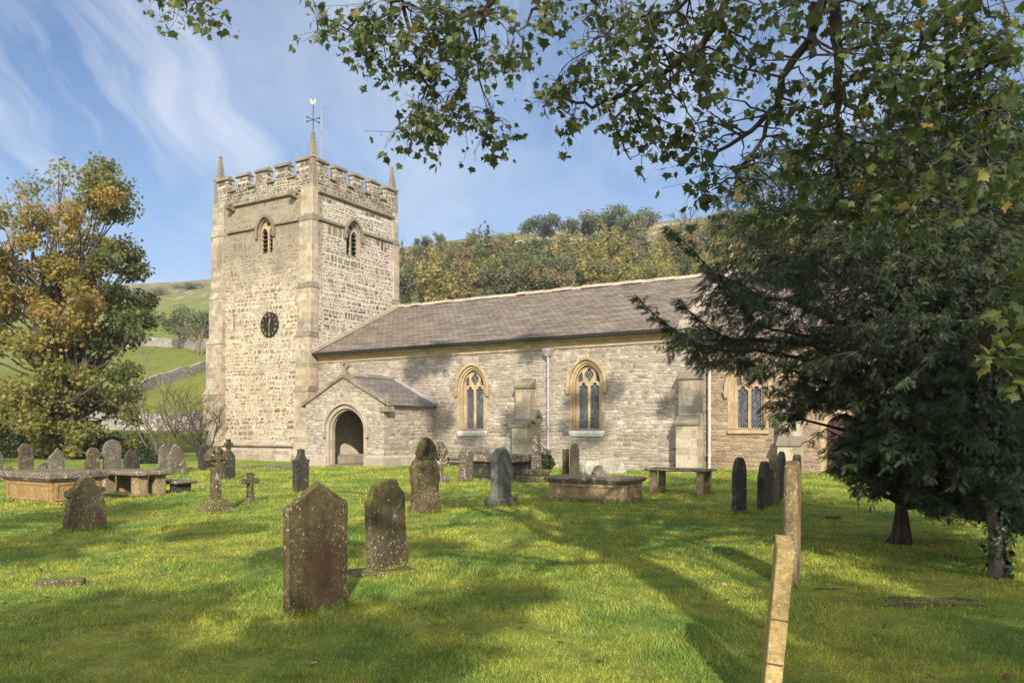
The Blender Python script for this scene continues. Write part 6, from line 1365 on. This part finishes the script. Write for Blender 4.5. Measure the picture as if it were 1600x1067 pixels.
for (x, y) in spots:
    wts = [6, 4, 5, 3, 2, 2, 4, 1, 1, 1] if x < 960 else [3, 3, 3, 5, 3, 0, 1, 1, 2, 0]
    k, m, s = rr.choices(kinds, wts)[0]; near_ = (y - 390) / 110; sc = .8 + .6 * near_
    ws = {'tall': 40, 'round': 46, 'scrub': 56, 'larch': 30}[k] * sc * rr.uniform(.8, 1.2); hs = {'tall': 82, 'round': 62, 'scrub': 26, 'larch': 86}[k] * sc * rr.uniform(.75, 1.15)
    hs = max(16, min(hs, (y - np.interp(x, SKX, SKY)) * rr.choice((.8, .9, .95, 1.0, 1.22))))
    where = 'beside the tower' if x < 690 else 'left of the big skyline clump' if x < 800 else 'under the flat-topped skyline tree' if x < 880 else 'below the skyline clump' if x < 960 else 'right of the skyline clump' if x < 1040 else 'under the bare skyline tree' if x < 1110 else 'behind the overhanging leaves'
    lvl = 'low behind the roof ridge' if y > np.interp(x, [615, 1240], [475, 440]) else 'halfway up the wood' if y > np.interp(x, [615, 800, 1000, 1240], [432, 422, 428, 408]) else 'high in the wood'
    htree(x, y, ws, hs, k, m, '%s %s, %s, %s' % ({'tall': 'upright', 'round': 'rounded', 'scrub': 'low bushy', 'larch': 'pointed'}[k], GL[m], lvl, where), 'trees of the hillside wood behind the nave', seed=s)
# ---- lawn grass, fallen leaves, soil
rgg = np.random.default_rng(1); N_ = 300000
Zs = 4.3 * (36 / 4.3) ** rgg.random(N_); Xs = (rgg.random(N_) * 1.62 - .81) * Zs
keep = np.ones(N_, bool); Zs, Xs = Zs[keep], Xs[keep]
tuft = np.sin(Xs * 2.1 + np.sin(Zs * 1.3) * 2) * np.sin(Zs * 2.6 + np.sin(Xs * 1.7) * 2) + .6 * np.sin(Xs * 6.1 + 1) * np.sin(Zs * 5.3)
hgt = (.023 + .013 * np.clip(tuft, -1, 1.4)) * (1 + Zs / 22) * rgg.uniform(.6, 1.35, N_); wid = .0042 * (Zs / 5) ** .9 * rgg.uniform(.7, 1.3, N_)
fx_, fy_ = [], []
for o_ in list(C.objects):
    if o_.parent is None and o_.get('category') in ('gravestone', 'tomb', 'stone cross', 'tree') and 4 < o_.location.y < 36:
        bb = [o_.matrix_basis @ Vector(c_) for k_ in ([o_] if o_.type == 'MESH' else [x_ for x_ in o_.children if x_.name.split('.')[0] in ('headstone', 'body', 'base', 'plinth', 'leg')]) for c_ in k_.bound_box if True]
        if len(bb) < 8: continue
        for q_ in range(0, len(bb), 8):
            low = sorted(bb[q_:q_ + 8], key=lambda v_: v_.z)[:4]; c_ = sum(low, Vector()) / 4; low.sort(key=lambda v_: math.atan2(v_.y - c_.y, v_.x - c_.x))
            for a_, b_ in zip(low, low[1:] + low[:1]):
                for _ in range(int((b_ - a_).length * (260 if o_.location.y < 14 else 130))):
                    t_ = rr.random(); v_ = a_.lerp(b_, t_) + (a_.lerp(b_, t_) - c_).normalized() * abs(rr.gauss(.0, .035)); fx_.append(v_.x); fy_.append(v_.y)
m_ = len(fx_); print('tuft blades', m_)
Xs = np.concatenate([Xs, fx_]); Zs = np.concatenate([Zs, fy_]); hgt = np.concatenate([hgt, rgg.uniform(.03, .085, m_) * (1 + np.array(fy_) / 50)]); wid = np.concatenate([wid, .0042 * (np.array(fy_) / 5) ** .85]); N_ += m_
a = rgg.random(N_) * 6.283; bx, by = np.cos(a), np.sin(a); ln = rgg.uniform(.3, 1.1, N_) * hgt; b2 = rgg.random(N_) * 6.283; z0 = bumpz(Xs, Zs) * np.exp(-np.maximum(np.hypot(Xs, Zs - 20) - 30, 0) / 12.) - .004
V = np.stack([np.stack([Xs - bx * wid, Zs - by * wid, z0], 1), np.stack([Xs + bx * wid, Zs + by * wid, z0], 1), np.stack([Xs + np.cos(b2) * ln, Zs + np.sin(b2) * ln, z0 + hgt], 1)], 1).reshape(-1, 3)
tag(mesh_np('grass', V, np.arange(N_ * 3).reshape(-1, 3), M['grass'], attrs={'rnd': np.repeat(rgg.random(N_), 3)}), 'short mown grass of the churchyard lawn', 'grass', kind='stuff')
n = 300; Zs = 4.6 * (20 / 4.6) ** rgg.random(n); Xs = (rgg.random(n) * 1.4 - .7) * Zs; P = np.stack([Xs, Zs, bumpz(Xs, Zs) + .03], 1); D = rgg.normal(size=(n, 3)) * [1, 1, .15]; Nn = rgg.normal(size=(n, 3)) * .35 + [0, 0, 1]
M['litter'] = leafmat('fallen_leaf', [(0., (.10, .05, .022)), (.5, (.19, .09, .03)), (.8, (.30, .17, .05)), (1., (.42, .36, .22))], .15)
V, T = scatter(LV, LT, P, D, Nn, rgg.uniform(.03, .075, n)); tag(mesh_np('fallen_leaves', V, T, M['litter'], attrs={'rnd': np.repeat(rgg.random(n), len(LV))}), 'brown fallen leaves scattered on the lawn', 'leaves', kind='stuff')
def soil(px, py, rx, ry, seed):
    rg = np.random.default_rng(seed); k = 40; c = gp(px, py); vs = [(0, 0, .016)]; ang = np.linspace(0, 2 * np.pi, k, endpoint=False); j = 1 + .25 * np.sin(ang * 3 + seed) + rg.normal(0, .22, k)
    for f, z in ((.5, .016), (1, -.008)): vs += [(rx * math.cos(a_) * q_ * f, ry * math.sin(a_) * q_ * f, z + (rg.normal(0, .01) if f < 1 else 0)) for a_, q_ in zip(ang, j)]
    fs = [(0, 1 + i, 1 + (i + 1) % k) for i in range(k)] + [(1 + i, 1 + (i + 1) % k, 1 + k + (i + 1) % k) for i in range(k)] + [(1 + i, 1 + k + (i + 1) % k, 1 + k + i) for i in range(k)]
    mb = MB(); mb.add(vs, fs); tag(mb.build('bare_soil', M['soil'], None, loc=c, recalc=True), kind='structure')
soil(1445, 938, .62, .12, 2); soil(1300, 922, .25, .06, 4); soil(1475, 946, .5, .08, 9); soil(1302, 808, .16, .10, 12); soil(505, 975, .5, .10, 14); soil(925, 803, .1, .07, 15)

# ---- thin autumn haze in the valley
hm_ = G('valley_haze'); pv = hm_.n('VolumePrincipled', {'Color': (.80, .86, .95), 'Density': .00042, 'Anisotropy': .3}); o_ = hm_.nt.nodes.new('ShaderNodeOutputMaterial'); hm_.nt.links.new(pv.outputs[0], o_.inputs[1])
hb_ = MB(); hb_.box(-905, 905, -150, 760, -3, 100); tag(hb_.build('haze', hm_.m, None), 'thin pale haze softening the far hillside', 'haze', kind='stuff')
